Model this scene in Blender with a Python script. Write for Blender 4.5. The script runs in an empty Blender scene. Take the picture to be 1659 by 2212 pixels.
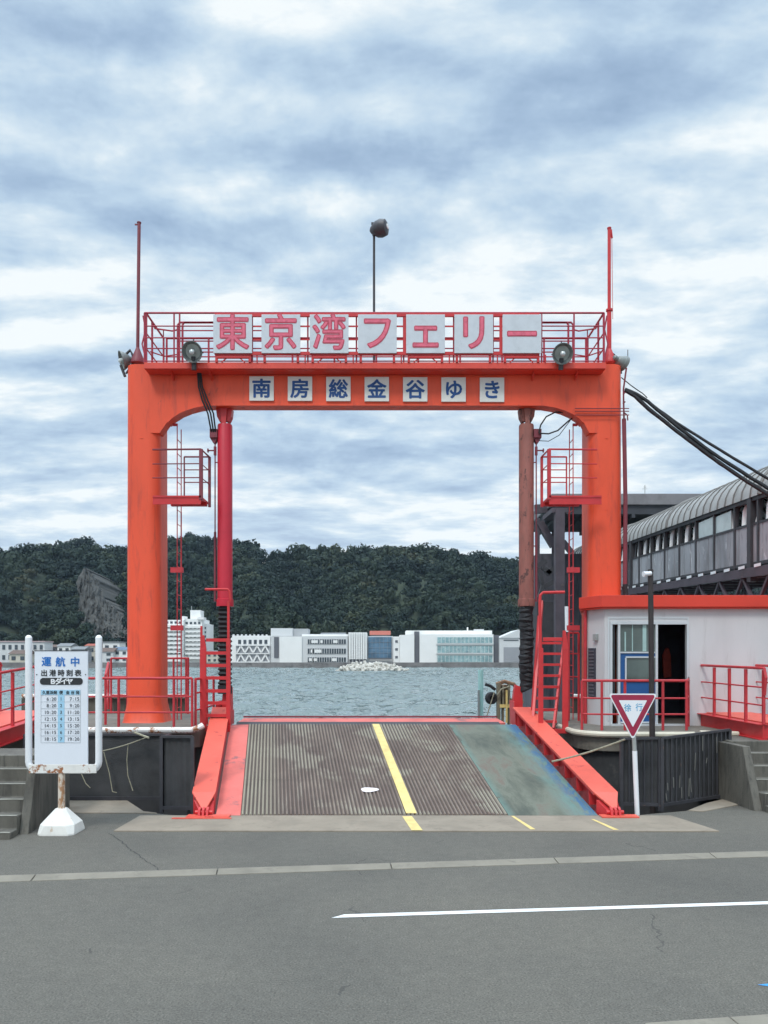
import bpy, math, random
import numpy as np
from mathutils import Vector, noise, Matrix
random.seed(7); rng = np.random.default_rng(7)
sc = bpy.context.scene; COL = sc.collection
R = math.radians
# ------------------------------------------------------------------ camera
cam = bpy.data.cameras.new('camera'); co = bpy.data.objects.new('camera', cam); COL.objects.link(co)
co.location = (0, 0, 2.4); co.rotation_euler = (R(90), 0, 0)
cam.sensor_fit = 'HORIZONTAL'; cam.sensor_width = 36; cam.lens = 36; cam.shift_y = 0.1905
cam.clip_start = .1; cam.clip_end = 5000
sc.camera = co
sc.view_settings.view_transform = 'Standard'; sc.view_settings.look = 'None'
sc.view_settings.exposure = 0.12; sc.view_settings.gamma = 1
# ------------------------------------------------------------------ world
SUN_EL, SUN_AZ = 52, 205     # azimuth clockwise from +Y: behind the camera, a little left
w = bpy.data.worlds.new('World'); sc.world = w; w.use_nodes = True
nt = w.node_tree; nt.nodes.clear(); N = nt.nodes.new; L = nt.links.new
def mth(op, a, b=None, c=None, t=nt, clamp=False):
    n = t.nodes.new('ShaderNodeMath'); n.operation = op; n.use_clamp = clamp
    for i, v in enumerate((a, b, c)):
        if v is None: continue
        if isinstance(v, (int, float)): n.inputs[i].default_value = v
        else: t.links.new(v, n.inputs[i])
    return n.outputs[0]
out = N('ShaderNodeOutputWorld'); bg = N('ShaderNodeBackground'); L(bg.outputs[0], out.inputs[0])
bg.inputs['Strength'].default_value = 0.1
sky = N('ShaderNodeTexSky'); sky.sky_type = 'NISHITA'; sky.sun_disc = False
sky.sun_elevation = R(SUN_EL); sky.sun_rotation = R(SUN_AZ)
tc = N('ShaderNodeTexCoord'); sx = N('ShaderNodeSeparateXYZ'); L(tc.outputs['Generated'], sx.inputs[0])
zc = mth('MAXIMUM', sx.outputs[2], 0.0)
zd = mth('ADD', zc, 0.16)
cx_ = mth('DIVIDE', sx.outputs[0], zd); cy_ = mth('DIVIDE', sx.outputs[1], zd)
cv = N('ShaderNodeCombineXYZ'); L(cx_, cv.inputs[0]); L(cy_, cv.inputs[1]); cv.inputs[2].default_value = 0
def nz(scale, det, rough, dist, loc, t=nt, vec=None, sc3=(1,1,1)):
    mp = t.nodes.new('ShaderNodeMapping'); mp.inputs['Location'].default_value = loc; mp.inputs['Scale'].default_value = sc3
    t.links.new(vec, mp.inputs[0])
    n = t.nodes.new('ShaderNodeTexNoise'); n.inputs['Scale'].default_value = scale; n.inputs['Detail'].default_value = det
    n.inputs['Roughness'].default_value = rough; n.inputs['Distortion'].default_value = dist
    t.links.new(mp.outputs[0], n.inputs['Vector']); return n.outputs['Fac']
def ramp(t, fac, stops, interp='LINEAR'):
    r = t.nodes.new('ShaderNodeValToRGB'); e = r.color_ramp.elements; r.color_ramp.interpolation = interp
    while len(e) > 1: e.remove(e[-1])
    e[0].position = stops[0][0]; e[0].color = (*stops[0][1], 1)
    for p, c in stops[1:]:
        k = e.new(p); k.color = (*c, 1)
    t.links.new(fac, r.inputs[0]); return r.outputs[0]
CL = cv.outputs[0]
n1 = nz(1.5, 8, .58, .2, (3.1, 1.7, 0), vec=CL, sc3=(.9, 1.25, 1))
n2 = nz(4.0, 8, .62, .2, (8.2, 4.4, 0), vec=CL, sc3=(.75, 1.3, 1))
n1b = nz(1.5, 8, .58, .2, (3.1, 1.7-.11, 0), vec=CL, sc3=(.9, 1.25, 1))     # same clouds a little higher: gives lit tops and shaded bases
# cloud banks seen over the bay: (azimuth tangent, elevation tangent, widths, strength), roughened by noise
yy = mth('MAXIMUM', sx.outputs[1], .05)
wn = N('ShaderNodeTexNoise'); wn.inputs['Scale'].default_value = 7; wn.inputs['Detail'].default_value = 5; wn.inputs['Roughness'].default_value = .6; L(tc.outputs['Generated'], wn.inputs['Vector'])
wsx = N('ShaderNodeSeparateXYZ'); L(wn.outputs['Color'], wsx.inputs[0])
ta = mth('ADD', mth('DIVIDE', sx.outputs[0], yy), mth('MULTIPLY', mth('SUBTRACT', wsx.outputs[0], .5), .22))
te = mth('ADD', mth('DIVIDE', zc, yy), mth('MULTIPLY', mth('SUBTRACT', wsx.outputs[1], .5), .11))
banks = [(560,15,100,40,.10),(265,150,45,50,.10),(350,200,70,30,.07),(860,225,200,50,.13),(640,200,90,30,.06),(230,350,40,20,.07),(470,390,90,28,.09),(700,440,150,34,.12),(110,600,140,38,.11),(1020,525,110,30,.09),
 (950,600,200,22,.07),(1400,440,120,28,.09),(1640,310,60,34,.07),(1170,60,120,35,.05),(1600,590,150,24,.10),(1030,1130,140,40,.12),(100,1120,150,25,.07),(560,930,150,20,.07),(1050,345,40,30,.07),(300,700,200,25,.05),(1500,850,180,22,.06),
 (200,95,170,45,-.10),(1390,200,190,85,-.13),(1140,165,130,45,-.06),(800,325,260,40,-.08),(30,420,90,70,-.11),(350,500,200,36,-.10),(980,385,140,50,-.08),(1500,20,160,40,-.07),(1400,545,260,30,-.07),(760,1000,200,35,-.08),(150,1040,200,25,-.06),(650,640,200,20,-.05),(1450,960,160,40,-.06)]
bk_ = None
for (u_, v_, a_, b_, k_) in banks:
    d1 = mth('DIVIDE', mth('SUBTRACT', ta, (u_-829.5)/1659), a_/1659); d2 = mth('DIVIDE', mth('SUBTRACT', te, (1422-v_)/1659), b_/1659)
    e_ = mth('MULTIPLY', mth('EXPONENT', mth('MULTIPLY', mth('ADD', mth('MULTIPLY', d1, d1), mth('MULTIPLY', d2, d2)), -.7)), k_)
    bk_ = e_ if bk_ is None else mth('ADD', bk_, e_)
cf = mth('ADD', mth('ADD', mth('MULTIPLY', n1, .52), mth('MULTIPLY', n2, .37)), mth('ADD', mth('MULTIPLY', bk_, .68), mth('MULTIPLY', mth('SUBTRACT', n1b, n1), -.38)))
cf = mth('ADD', cf, .092)
ccol = ramp(nt, cf, [(.37, (.30, .42, .59)), (.44, (.385, .52, .69)), (.50, (.50, .645, .79)), (.56, (.66, .78, .87)), (.625, (.90, .955, .97))])
# brighter, whiter band low over the hills
lowb = mth('MULTIPLY', mth('SUBTRACT', 1.0, mth('DIVIDE', zc, .30), clamp=True), .30)
mlow = N('ShaderNodeMixRGB'); L(lowb, mlow.inputs[0]); L(ccol, mlow.inputs[1]); mlow.inputs[2].default_value = (.86, .92, .97, 1)
# overcast sky is brightest overhead; gain added above the view to light the ground
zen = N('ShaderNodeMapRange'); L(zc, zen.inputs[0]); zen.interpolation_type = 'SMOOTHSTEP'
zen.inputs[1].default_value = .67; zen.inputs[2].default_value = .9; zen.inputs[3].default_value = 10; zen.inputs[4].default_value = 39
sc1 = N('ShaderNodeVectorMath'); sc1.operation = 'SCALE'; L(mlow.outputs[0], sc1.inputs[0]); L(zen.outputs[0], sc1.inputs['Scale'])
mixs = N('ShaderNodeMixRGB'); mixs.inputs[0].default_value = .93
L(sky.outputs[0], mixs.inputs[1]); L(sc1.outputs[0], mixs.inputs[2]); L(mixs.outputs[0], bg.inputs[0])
# ------------------------------------------------------------------ sun (veiled by cloud)
sl = bpy.data.lights.new('sun', 'SUN'); sl.energy = 1.5; sl.angle = R(14); sl.color = (1, .96, .9)
so = bpy.data.objects.new('sun', sl); COL.objects.link(so)
az = R(SUN_AZ); d = Vector((math.sin(az)*math.cos(R(SUN_EL)), math.cos(az)*math.cos(R(SUN_EL)), math.sin(R(SUN_EL))))
so.rotation_euler = d.to_track_quat('Z', 'Y').to_euler(); so.location = (0, -20, 40)
# ------------------------------------------------------------------ helpers
S = 1659.0
def P(u, v, Y): return Vector(((u-829.5)/S*Y, Y, 2.4-(v-1422)/S*Y))
def XU(u, Y): return (u-829.5)/S*Y
def ZV(v, Y): return 2.4-(v-1422)/S*Y
_m = {}
def mat(name, col, rough=.6, metal=0., var=.18, vs=2.0, rust=None, rs=3., ra=.62, bump=.15, bs=40., streak=0, spec=.5, dirt=None, da=.6):
    if name in _m: return _m[name]
    m = bpy.data.materials.new(name); m.use_nodes = True; t = m.node_tree; b = t.nodes['Principled BSDF']
    b.inputs['Roughness'].default_value = rough; b.inputs['Metallic'].default_value = metal
    b.inputs['Specular IOR Level'].default_value = spec
    o = t.nodes.new('ShaderNodeTexCoord').outputs['Object']
    a = nz(vs, 6, .6, .2, (0, 0, 0), t, o, (1, 1, .35 if streak else 1))
    c = ramp(t, a, [(.3, tuple(x*(1-var) for x in col)), (.5, col), (.7, tuple(min(1, x*(1+var*.6)) for x in col))])
    def over(c, colr, scale, thr, width, sc3, loc):
        f = nz(scale, 8, .68, .3, loc, t, o, sc3)
        mr = t.nodes.new('ShaderNodeMapRange'); t.links.new(f, mr.inputs[0]); mr.inputs[1].default_value = thr; mr.inputs[2].default_value = thr+width
        mx = t.nodes.new('ShaderNodeMixRGB'); t.links.new(mr.outputs[0], mx.inputs[0]); t.links.new(c, mx.inputs[1]); mx.inputs[2].default_value = (*colr, 1)
        return mx.outputs[0]
    if dirt: c = over(c, dirt, vs*3, da, .2, (1.6, 1.6, .25) if streak else (1, 1, 1), (5, 3, 1))
    if rust: c = over(c, rust, rs, ra, .06, (1, 1, .5) if streak else (1, 1, 1), (2, 7, 4))
    t.links.new(c, b.inputs['Base Color'])
    if bump:
        f = nz(bs, 4, .6, 0, (0, 0, 0), t, o); bn = t.nodes.new('ShaderNodeBump')
        bn.inputs['Strength'].default_value = bump; bn.inputs['Distance'].default_value = .01
        t.links.new(f, bn.inputs['Height']); t.links.new(bn.outputs[0], b.inputs['Normal'])
    _m[name] = m; return m
class MB:
    def __init__(s): s.v = []; s.f = []; s.mi = []; s.k = 0
    def add(s, vs, fs):
        n = len(s.v); s.v += [Vector(x) for x in vs]
        for f in fs: s.f.append([n+i for i in f]); s.mi.append(s.k)
        return s
    def box(s, x0, x1, y0, y1, z0, z1):
        x0, x1 = min(x0, x1), max(x0, x1); y0, y1 = min(y0, y1), max(y0, y1); z0, z1 = min(z0, z1), max(z0, z1)
        return s.add([(x0,y0,z0),(x1,y0,z0),(x1,y1,z0),(x0,y1,z0),(x0,y0,z1),(x1,y0,z1),(x1,y1,z1),(x0,y1,z1)],
                     [(0,3,2,1),(4,5,6,7),(0,1,5,4),(1,2,6,5),(2,3,7,6),(3,0,4,7)])
    def hexa(s, b, t):  # 4 bottom pts, 4 top pts (ccw from above)
        return s.add(list(b)+list(t), [(0,3,2,1),(4,5,6,7),(0,1,5,4),(1,2,6,5),(2,3,7,6),(3,0,4,7)])
    def tube(s, pts, r, n=10, cap=True):
        pts = [Vector(p) for p in pts]; rr = r if isinstance(r, (list, tuple)) else [r]*len(pts)
        base = len(s.v); up = None
        for i, p in enumerate(pts):
            a = (pts[min(i+1, len(pts)-1)]-pts[max(i-1, 0)]).normalized()
            if up is None:
                up = Vector((0, 0, 1)) if abs(a.z) < .9 else Vector((1, 0, 0))
            x = a.cross(up)
            if x.length < 1e-5: x = a.orthogonal()
            x.normalize(); y = x.cross(a).normalized(); up = y
            for k in range(n):
                t = 2*math.pi*(k+.5)/n; s.v.append(p + (x*math.cos(t)+y*math.sin(t))*rr[i])
        for i in range(len(pts)-1):
            for k in range(n):
                k2 = (k+1) % n; s.f.append([base+i*n+k, base+i*n+k2, base+(i+1)*n+k2, base+(i+1)*n+k]); s.mi.append(s.k)
        if cap:
            s.f.append([base+k for k in reversed(range(n))]); s.mi.append(s.k)
            s.f.append([base+(len(pts)-1)*n+k for k in range(n)]); s.mi.append(s.k)
        return s
    def bar(s, p0, p1, wd, h=None):
        return s.beam([p0, p1], wd, h or wd)
    def beam(s, pts, wd, h):   # square bars with world-up section
        for p0, p1 in zip(pts, pts[1:]):
            p0 = Vector(p0); p1 = Vector(p1); a = (p1-p0).normalized()
            up = Vector((0, 0, 1)) if abs(a.z) < .95 else Vector((0, 1, 0))
            x = a.cross(up).normalized()*wd/2; y = x.cross(a).normalized()*h/2
            b = [p0-x-y, p0+x-y, p0+x+y, p0-x+y]; t = [q+(p1-p0) for q in b]
            s.add(b+t, [(0,3,2,1),(4,5,6,7),(0,1,5,4),(1,2,6,5),(2,3,7,6),(3,0,4,7)])
        return s
    def prism(s, poly, z0, z1):   # xy polygon ccw
        n = len(poly); return s.add([(x, y, z0) for x, y in poly]+[(x, y, z1) for x, y in poly],
            [list(reversed(range(n))), list(range(n, 2*n))]+[(i, (i+1) % n, n+(i+1) % n, n+i) for i in range(n)])
    def prismY(s, poly, y0, y1):  # xz polygon
        n = len(poly); return s.add([(x, y0, z) for x, z in poly]+[(x, y1, z) for x, z in poly],
            [list(range(n)), list(reversed(range(n, 2*n)))]+[(i, n+i, n+(i+1) % n, (i+1) % n) for i in range(n)])
    def prismX(s, poly, x0, x1):  # yz polygon
        n = len(poly); return s.add([(x0, y, z) for y, z in poly]+[(x1, y, z) for y, z in poly],
            [list(range(n)), list(reversed(range(n, 2*n)))]+[(i, n+i, n+(i+1) % n, (i+1) % n) for i in range(n)])
    def lathe(s, c, axis, prof, n=20):   # prof: (dist along axis, radius)
        c = Vector(c); a = Vector(axis).normalized(); return s.tube_prof([c+a*t for t, _ in prof], a, [r for _, r in prof], n)
    def tube_prof(s, pts, a, rr, n):
        x = a.orthogonal().normalized(); y = a.cross(x); base = len(s.v)
        for p, r in zip(pts, rr):
            for k in range(n): t = 2*math.pi*k/n; s.v.append(p+(x*math.cos(t)+y*math.sin(t))*r)
        for i in range(len(pts)-1):
            for k in range(n):
                k2 = (k+1) % n; s.f.append([base+i*n+k, base+i*n+k2, base+(i+1)*n+k2, base+(i+1)*n+k]); s.mi.append(s.k)
        s.f.append([base+k for k in reversed(range(n))]); s.mi.append(s.k)
        s.f.append([base+(len(pts)-1)*n+k for k in range(n)]); s.mi.append(s.k)
        return s
    def build(s, name, m, parent=None, loc=None, bevel=0, smooth=False, label=None):
        L0 = Vector(parent['_loc']) if parent is not None else Vector(loc or (0, 0, 0))
        me = bpy.data.meshes.new(name); me.from_pydata([v-L0 for v in s.v], [], s.f); me.validate()
        for x in (m if isinstance(m, (list, tuple)) else [m]): me.materials.append(x)
        if len(s.mi) == len(me.polygons): me.polygons.foreach_set('material_index', s.mi)
        import bmesh
        bm = bmesh.new(); bm.from_mesh(me); bmesh.ops.recalc_face_normals(bm, faces=bm.faces[:]); bm.to_mesh(me); bm.free()
        o = bpy.data.objects.new(name, me); COL.objects.link(o); o['_loc'] = tuple(L0)
        if parent is not None: o.parent = parent
        else: o.location = L0
        if smooth:
            me.polygons.foreach_set('use_smooth', [True]*len(me.polygons))
            me.set_sharp_from_angle(angle=R(35)) if hasattr(me, 'set_sharp_from_angle') else None
        if bevel:
            b = o.modifiers.new('bevel', 'BEVEL'); b.width = bevel; b.segments = 2; b.limit_method = 'ANGLE'; b.angle_limit = R(40)
        if label: o['label'] = label
        me.update(); return o
def thing(name, loc, label, cat, group=None):
    o = bpy.data.objects.new(name, None); COL.objects.link(o); o.location = loc; o['_loc'] = tuple(loc); o.empty_display_size = .2
    return tag(o, label, cat, group)
def tag(o, label=None, cat=None, group=None, kind=None):
    if label: o['label'] = label
    if cat: o['category'] = cat
    if group: o['group'] = group
    if kind: o['kind'] = kind
    return o
def chars(items, Y, m, parent, name='lettering', ext=.002):
    """items: (string, cx, cz, em size, bold, x-stretch) laid on the plane facing the viewer at depth Y"""
    mb = MB()
    for it in items:
        s, cx, cz, em, bold = it[:5]; st = it[5] if len(it) > 5 else 1
        c = bpy.data.curves.new('t', 'FONT'); c.body = s; c.size = 1; c.align_x = 'CENTER'; c.resolution_u = 3
        o = bpy.data.objects.new('t', c); COL.objects.link(o); bpy.context.view_layer.update()
        me = bpy.data.meshes.new_from_object(o.evaluated_get(bpy.context.evaluated_depsgraph_get()))
        nb_ = 8 if bold > .004 else 1
        for k_ in range(nb_):
            ax, az_ = (bold*math.cos(k_*2*math.pi/nb_)*1.25, bold*math.sin(k_*2*math.pi/nb_)*1.25) if nb_ > 1 else (0, 0)
            mb.add([(cx+(v.co.x+ax)*em*st, Y-k_*.00012-v.co.z*em, cz+(v.co.y+az_-.37)*em) for v in me.vertices], [list(p.vertices) for p in me.polygons])
        bpy.data.objects.remove(o); bpy.data.curves.remove(c); bpy.data.meshes.remove(me)
    ob = mb.build(name, m, parent)
    return ob
def rail_run(mb, pts, h, rails, r=.02, post=.022, posts=None, top=None):
    """railing through floor points, height h, extra rail heights; posts at the points"""
    pts = [Vector(p) for p in pts]
    for p in (posts or pts): mb.tube([p, Vector(p)+Vector((0, 0, h))], post, 8)
    mb.tube([p+Vector((0, 0, h)) for p in pts], top or r*1.2, 8)
    for q in rails: mb.tube([p+Vector((0, 0, q)) for p in pts], r*.8, 8)
def lerp(a, b, t): return Vector(a).lerp(Vector(b), t)
def sag(a, b, d, n=12):
    a = Vector(a); b = Vector(b); return [a.lerp(b, i/n)-Vector((0, 0, 4*d*(i/n)*(1-i/n))) for i in range(n+1)]
# ------------------------------------------------------------------ materials
ORANGE = mat('orange_paint', (.77, .082, .028), .5, var=.16, vs=1.3, rust=(.30, .05, .03), rs=2.6, ra=.66, streak=1, bump=.1, dirt=(.50, .055, .03), da=.53)
RED = mat('red_paint', (.56, .032, .036), .45, var=.15, vs=3, rust=(.22, .06, .04), rs=6, ra=.68, bump=.08)
REDRAIL = mat('red_rail_paint', (.50, .035, .045), .5, var=.2, vs=5, rust=(.25, .09, .06), rs=9, ra=.64, bump=.1)
SALMON = mat('pale_red_paint', (.72, .115, .078), .5, var=.14, vs=1.6, rust=(.45, .06, .05), rs=4, ra=.60, bump=.1, dirt=(.66, .15, .12), da=.6)  # paler red for girder tops, base plates and gangway decks
PINK = mat('worn_pink_paint', (.66, .15, .125), .55, var=.25, vs=1.6, rust=(.30, .12, .12), rs=1.6, ra=.57, bump=.15)
MAROON = mat('maroon_paint', (.20, .035, .05), .55, var=.2, rust=(.09, .03, .03), rs=8, ra=.6)
RUSTRED = mat('rusty_brown_paint', (.29, .105, .085), .7, var=.25, vs=4, dirt=(.17, .08, .065), da=.52, rust=(.10, .045, .04), rs=7, ra=.56, bump=.4, bs=25, streak=1)
WHITE = mat('white_paint', (.80, .82, .84), .4, var=.05, rust=(.35, .16, .07), rs=5, ra=.72, bump=.05)
CREAM = mat('cream_pipe', (.58, .54, .43), .5, var=.12, vs=4, rust=(.34, .20, .10), rs=5, ra=.64, bump=.15)
WHITERUST = mat('rusty_white_paint', (.78, .77, .73), .5, var=.1, rust=(.34, .14, .06), rs=8, ra=.55, bump=.2, vs=4)
BOARD = mat('board_white', (.76, .80, .86), .35, var=.04, bump=.02)
PANEL = mat('weathered_sign_white', (.56, .60, .64), .5, var=.08, vs=5, dirt=(.42, .46, .48), da=.58, bump=.03)
PANEL2 = mat('cream_sign_white', (.70, .70, .66), .5, var=.06, vs=5, bump=.03)
LPINK = mat('faded_pink_lettering', (.70, .13, .20), .6, var=.25, vs=14, bump=0)
LPINK2 = mat('dark_pink_outline', (.50, .055, .095), .6, var=.2, vs=14, bump=0)
LBLUE = mat('navy_lettering', (.015, .075, .25), .6, var=.25, vs=12, bump=0)
BLUE = mat('blue_lettering', (.02, .16, .50), .5, var=.1, bump=0)
LTBLUE = mat('light_blue_print', (.36, .62, .80), .5, var=.05, bump=0)
INK = mat('black_print', (.025, .027, .03), .5, var=.1, bump=0)
FADEBLUE = mat('faded_blue_print', (.10, .38, .60), .6, var=.45, vs=30, bump=0)
BLACK = mat('black_rubber', (.018, .02, .024), .7, var=.4, vs=6, bump=.5, bs=12)
DARK = mat('dark_steel', (.045, .045, .052), .6, var=.3, vs=3, rust=(.12, .08, .06), rs=5, ra=.64)
PURPLE = mat('dark_purple_steel', (.075, .06, .075), .6, var=.3, vs=2, rust=(.13, .09, .08), rs=5, ra=.62)
BROWNPOLE = mat('brown_pole_paint', (.035, .028, .028), .55, var=.3, vs=5)
CONC = mat('concrete', (.27, .228, .178), .85, var=.2, vs=1.5, dirt=(.19, .16, .125), da=.55, bump=.5, bs=30, streak=0)
CONCD = mat('dark_stained_concrete', (.125, .118, .10), .85, var=.4, vs=2.5, dirt=(.055, .053, .048), da=.50, bump=.5, bs=30, streak=1)
KERBM = mat('kerb_concrete', (.22, .20, .162), .85, var=.2, vs=2.5, dirt=(.15, .135, .112), da=.56, bump=.4, bs=40)
YEL = mat('yellow_road_paint', (.72, .56, .22), .7, var=.18, vs=6, dirt=(.45, .38, .24), da=.60, bump=.3)
WLINE = mat('white_road_paint', (.74, .75, .74), .7, var=.12, vs=6, dirt=(.4, .4, .4), da=.64, bump=.3)
GLASSM = mat('dark_window_glass', (.05, .075, .085), .08, var=.2, bump=0)
MESHB = mat('black_netting', (.048, .050, .053), .8, var=.35, vs=2.5, bump=.8, bs=60, dirt=(.05, .053, .06), da=.56)
HUTW = mat('hut_white_wall', (.58, .585, .595), .7, var=.1, vs=1.0, streak=1, dirt=(.44, .44, .44), da=.57, bump=.12, bs=60)
HUTRED = mat('hut_fascia_paint', (.66, .05, .026), .45, var=.1, vs=1.5, bump=.05)
ALU = mat('aluminium_frame', (.62, .66, .68), .35, metal=.3, var=.08, bump=0)
ROPE = mat('rope', (.32, .30, .22), .9, var=.3, vs=20, bump=.6, bs=120)
GREYM = mat('galvanised_grey', (.36, .38, .37), .5, metal=.2, var=.2, vs=6, bump=.15)
SILVER = mat('lamp_reflector', (.42, .46, .44), .35, metal=.2, var=.2, vs=9, bump=.1)
# asphalt
def asphalt():
    m = bpy.data.materials.new('asphalt'); m.use_nodes = True; t = m.node_tree; b = t.nodes['Principled BSDF']
    b.inputs['Roughness'].default_value = .85; b.inputs['Specular IOR Level'].default_value = .3
    o = t.nodes.new('ShaderNodeTexCoord').outputs['Object']
    big = nz(.35, 5, .6, .4, (3, 2, 0), t, o); fine = nz(62, 3, .8, 0, (0, 0, 0), t, o); mid = nz(9, 5, .7, 0, (1, 0, 0), t, o, (1, 1, 1))
    c1 = ramp(t, big, [(.3, (.104, .099, .087)), (.5, (.125, .118, .102)), (.7, (.141, .132, .112))])
    c2 = ramp(t, fine, [(.34, (.5, .5, .5)), (.46, (.92, .92, .92)), (.56, (1.05, 1.05, 1.05)), (.68, (1.6, 1.6, 1.55))])
    c3 = ramp(t, mid, [(.3, (.88, .88, .88)), (.7, (1.1, 1.1, 1.1))])
    for c in (c2, c3):
        mx = t.nodes.new('ShaderNodeMixRGB'); mx.blend_type = 'MULTIPLY'; mx.inputs[0].default_value = 1
        t.links.new(c1, mx.inputs[1]); t.links.new(c, mx.inputs[2]); c1 = mx.outputs[0]
    # cracks, thin and sparse
    vo = t.nodes.new('ShaderNodeTexVoronoi'); vo.feature = 'DISTANCE_TO_EDGE'; vo.inputs['Scale'].default_value = .32
    wn = t.nodes.new('ShaderNodeTexNoise'); wn.inputs['Scale'].default_value = 2.5; wn.inputs['Detail'].default_value = 6; t.links.new(o, wn.inputs[0])
    mxv = t.nodes.new('ShaderNodeMixRGB'); mxv.blend_type = 'ADD'; mxv.inputs[0].default_value = .45; t.links.new(o, mxv.inputs[1]); t.links.new(wn.outputs['Color'], mxv.inputs[2])
    t.links.new(mxv.outputs[0], vo.inputs['Vector'])
    crk = mth('LESS_THAN', vo.outputs['Distance'], .003, t=t)
    gate = mth('GREATER_THAN', nz(.6, 2, .5, 0, (9, 9, 0), t, o), .57, t=t)
    crk = mth('MULTIPLY', mth('MULTIPLY', crk, gate, t=t), .45, t=t)
    mx = t.nodes.new('ShaderNodeMixRGB'); t.links.new(crk, mx.inputs[0]); t.links.new(c1, mx.inputs[1]); mx.inputs[2].default_value = (.035, .035, .035, 1)
    t.links.new(mx.outputs[0], b.inputs['Base Color'])
    bn = t.nodes.new('ShaderNodeBump'); bn.inputs['Strength'].default_value = .7; bn.inputs['Distance'].default_value = .006
    t.links.new(fine, bn.inputs['Height']); t.links.new(bn.outputs[0], b.inputs['Normal']); return m
ASPH = asphalt()
# ------------------------------------------------------------------ ground, kerb, markings
g = MB().prism([(-200, -60), (200, -60), (200, 13.6), (6.2, 13.4), (5.35, 12.75), (4.75, 12.08), (4.0, 11.80), (3.75, 11.66), (-2.75, 11.66), (-3.1, 11.70), (-3.75, 11.98), (-4.3, 12.9), (-200, 13.0)], -4.2, 0)
tag(g.build('ground', ASPH), kind='structure')
ap = MB().prism([(-3.74, 10.62), (4.63, 10.60), (4.35, 11.64), (-3.70, 11.64)], -.1, .022)
tag(ap.build('ramp_apron', CONC, bevel=.01), kind='structure')
ap = MB().prism([(-6.0, 11.9), (-3.5, 11.86), (-3.75, 11.985), (-4.3, 12.88), (-6.0, 12.88)], -.1, .018)
ap.prism([(4.78, 12.06), (5.0, 12.0), (6.3, 12.9), (6.1, 13.3), (5.36, 12.7)], -.1, .018)
tag(ap.build('quay_coping', CONC, bevel=.01), kind='structure')
kd = Vector((9, 1.08, 0)).normalized(); kn = Vector((-kd.y, kd.x, 0)); k0 = P(0, 1906, 2.4*S/(1906-1422)); k0.z = 0
kb = MB()
joint0 = (Vector((XU(68, 8.3), 8.34, 0))-k0).dot(kd)
for i in range(-8, 12):
    a = joint0+i*1.96+.006; b_ = joint0+(i+1)*1.96-.006
    q = [k0+kd*a, k0+kd*b_, k0+kd*b_+kn*.17, k0+kd*a+kn*.17]
    kb.hexa([p+Vector((0, 0, -.05)) for p in q], [q[0]+Vector((0,0,.008)), q[1]+Vector((0,0,.008)), q[2]+Vector((0,0,.032)), q[3]+Vector((0,0,.032))])
tag(kb.build('kerb', KERBM, bevel=.006), kind='structure')
gj = MB(); q = [k0+kd*-20+kn*.17, k0+kd*25+kn*.17, k0+kd*25+kn*.19, k0+kd*-20+kn*.19]
gj.hexa([p+Vector((0,0,-.02)) for p in q], [p+Vector((0,0,.004)) for p in q])
tag(gj.build('kerb_joint', mat('dark_joint', (.03, .03, .03), .9)), kind='structure')
# near kerb in the bottom right corner
nk = MB(); a0 = Vector((1.70, 5.02, 0)); d0 = Vector((.7, .10, 0)).normalized(); n0 = Vector((d0.y, -d0.x, 0))
for i in range(8):
    q = [a0+d0*(i*.6+.004)+n0*.5, a0+d0*(i*.6+.596)+n0*.5, a0+d0*(i*.6+.596), a0+d0*(i*.6+.004)]
    nk.hexa([p+Vector((0,0,-.05)) for p in q], [p+Vector((0,0,.02)) for p in q])
tag(nk.build('near_kerb', KERBM, bevel=.008), kind='structure')
def flat(name, pts, m, z=.004):
    mb = MB(); n = len(pts); mb.add([(p[0], p[1], z) for p in pts], [list(range(n))]); return tag(mb.build(name, m), kind='structure')
def gp(u, v, z=0): Y = (2.4-z)*S/(v-1422); return (XU(u, Y), Y)
A = Vector(gp(716, 1983.5)); B = Vector(gp(1659, 1954)); dd = (B-A).normalized(); nn = Vector((-dd.y, dd.x))*.085
flat('white_lane_line', [A, A+dd*12, A+dd*12+nn, A+nn+dd*.12], WLINE)
bl = gp(1636, 2128); flat('blue_survey_mark', [bl, (bl[0]+.1, bl[1]-.04), (bl[0]+.24, bl[1]-.02), (bl[0]+.22, bl[1]+.03), (bl[0]+.17, bl[1]+.07), (bl[0]+.1, bl[1]+.02)], mat('blue_chalk', (.05, .28, .62), .8, var=.3, vs=40))
ylm = MB()
for (u0, u1, v0, w0, w1, v1) in ((869, 890, 1763.6, 889, 913, 1794), (1104, 1110, 1763, 1146, 1157, 1792), (1277, 1283, 1770, 1325, 1337, 1793)):
    a, b, c, dq = gp(u0, v0, .022), gp(u1, v0, .022), gp(w1, v1, .022), gp(w0, v1, .022)
    ylm.add([(p[0], p[1], .026) for p in (a, dq, c, b)], [(0, 1, 2, 3)])
tag(ylm.build('yellow_apron_lines', YEL), kind='structure')
cr = []; ck = [gp(236, 1800), gp(262, 1815), gp(276, 1832), gp(300, 1846), gp(318, 1862), gp(338, 1874), gp(352, 1886)]
for p, q in zip(ck, ck[1:]):
    for k in range(5): f = k/5; cr.append((p[0]+(q[0]-p[0])*f+random.uniform(-.02, .02), p[1]+(q[1]-p[1])*f+random.uniform(-.02, .02)))
cm_ = MB()
for p, q in zip(cr, cr[1:]):
    wq = random.uniform(.003, .009); cm_.add([(p[0]-wq, p[1], .003), (p[0]+wq, p[1], .003), (q[0]+wq, q[1], .003), (q[0]-wq, q[1], .003)], [(0, 1, 2, 3)])
tag(cm_.build('asphalt_crack', mat('crack_dark', (.05, .05, .048), .95, bump=0)), kind='structure')
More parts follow.
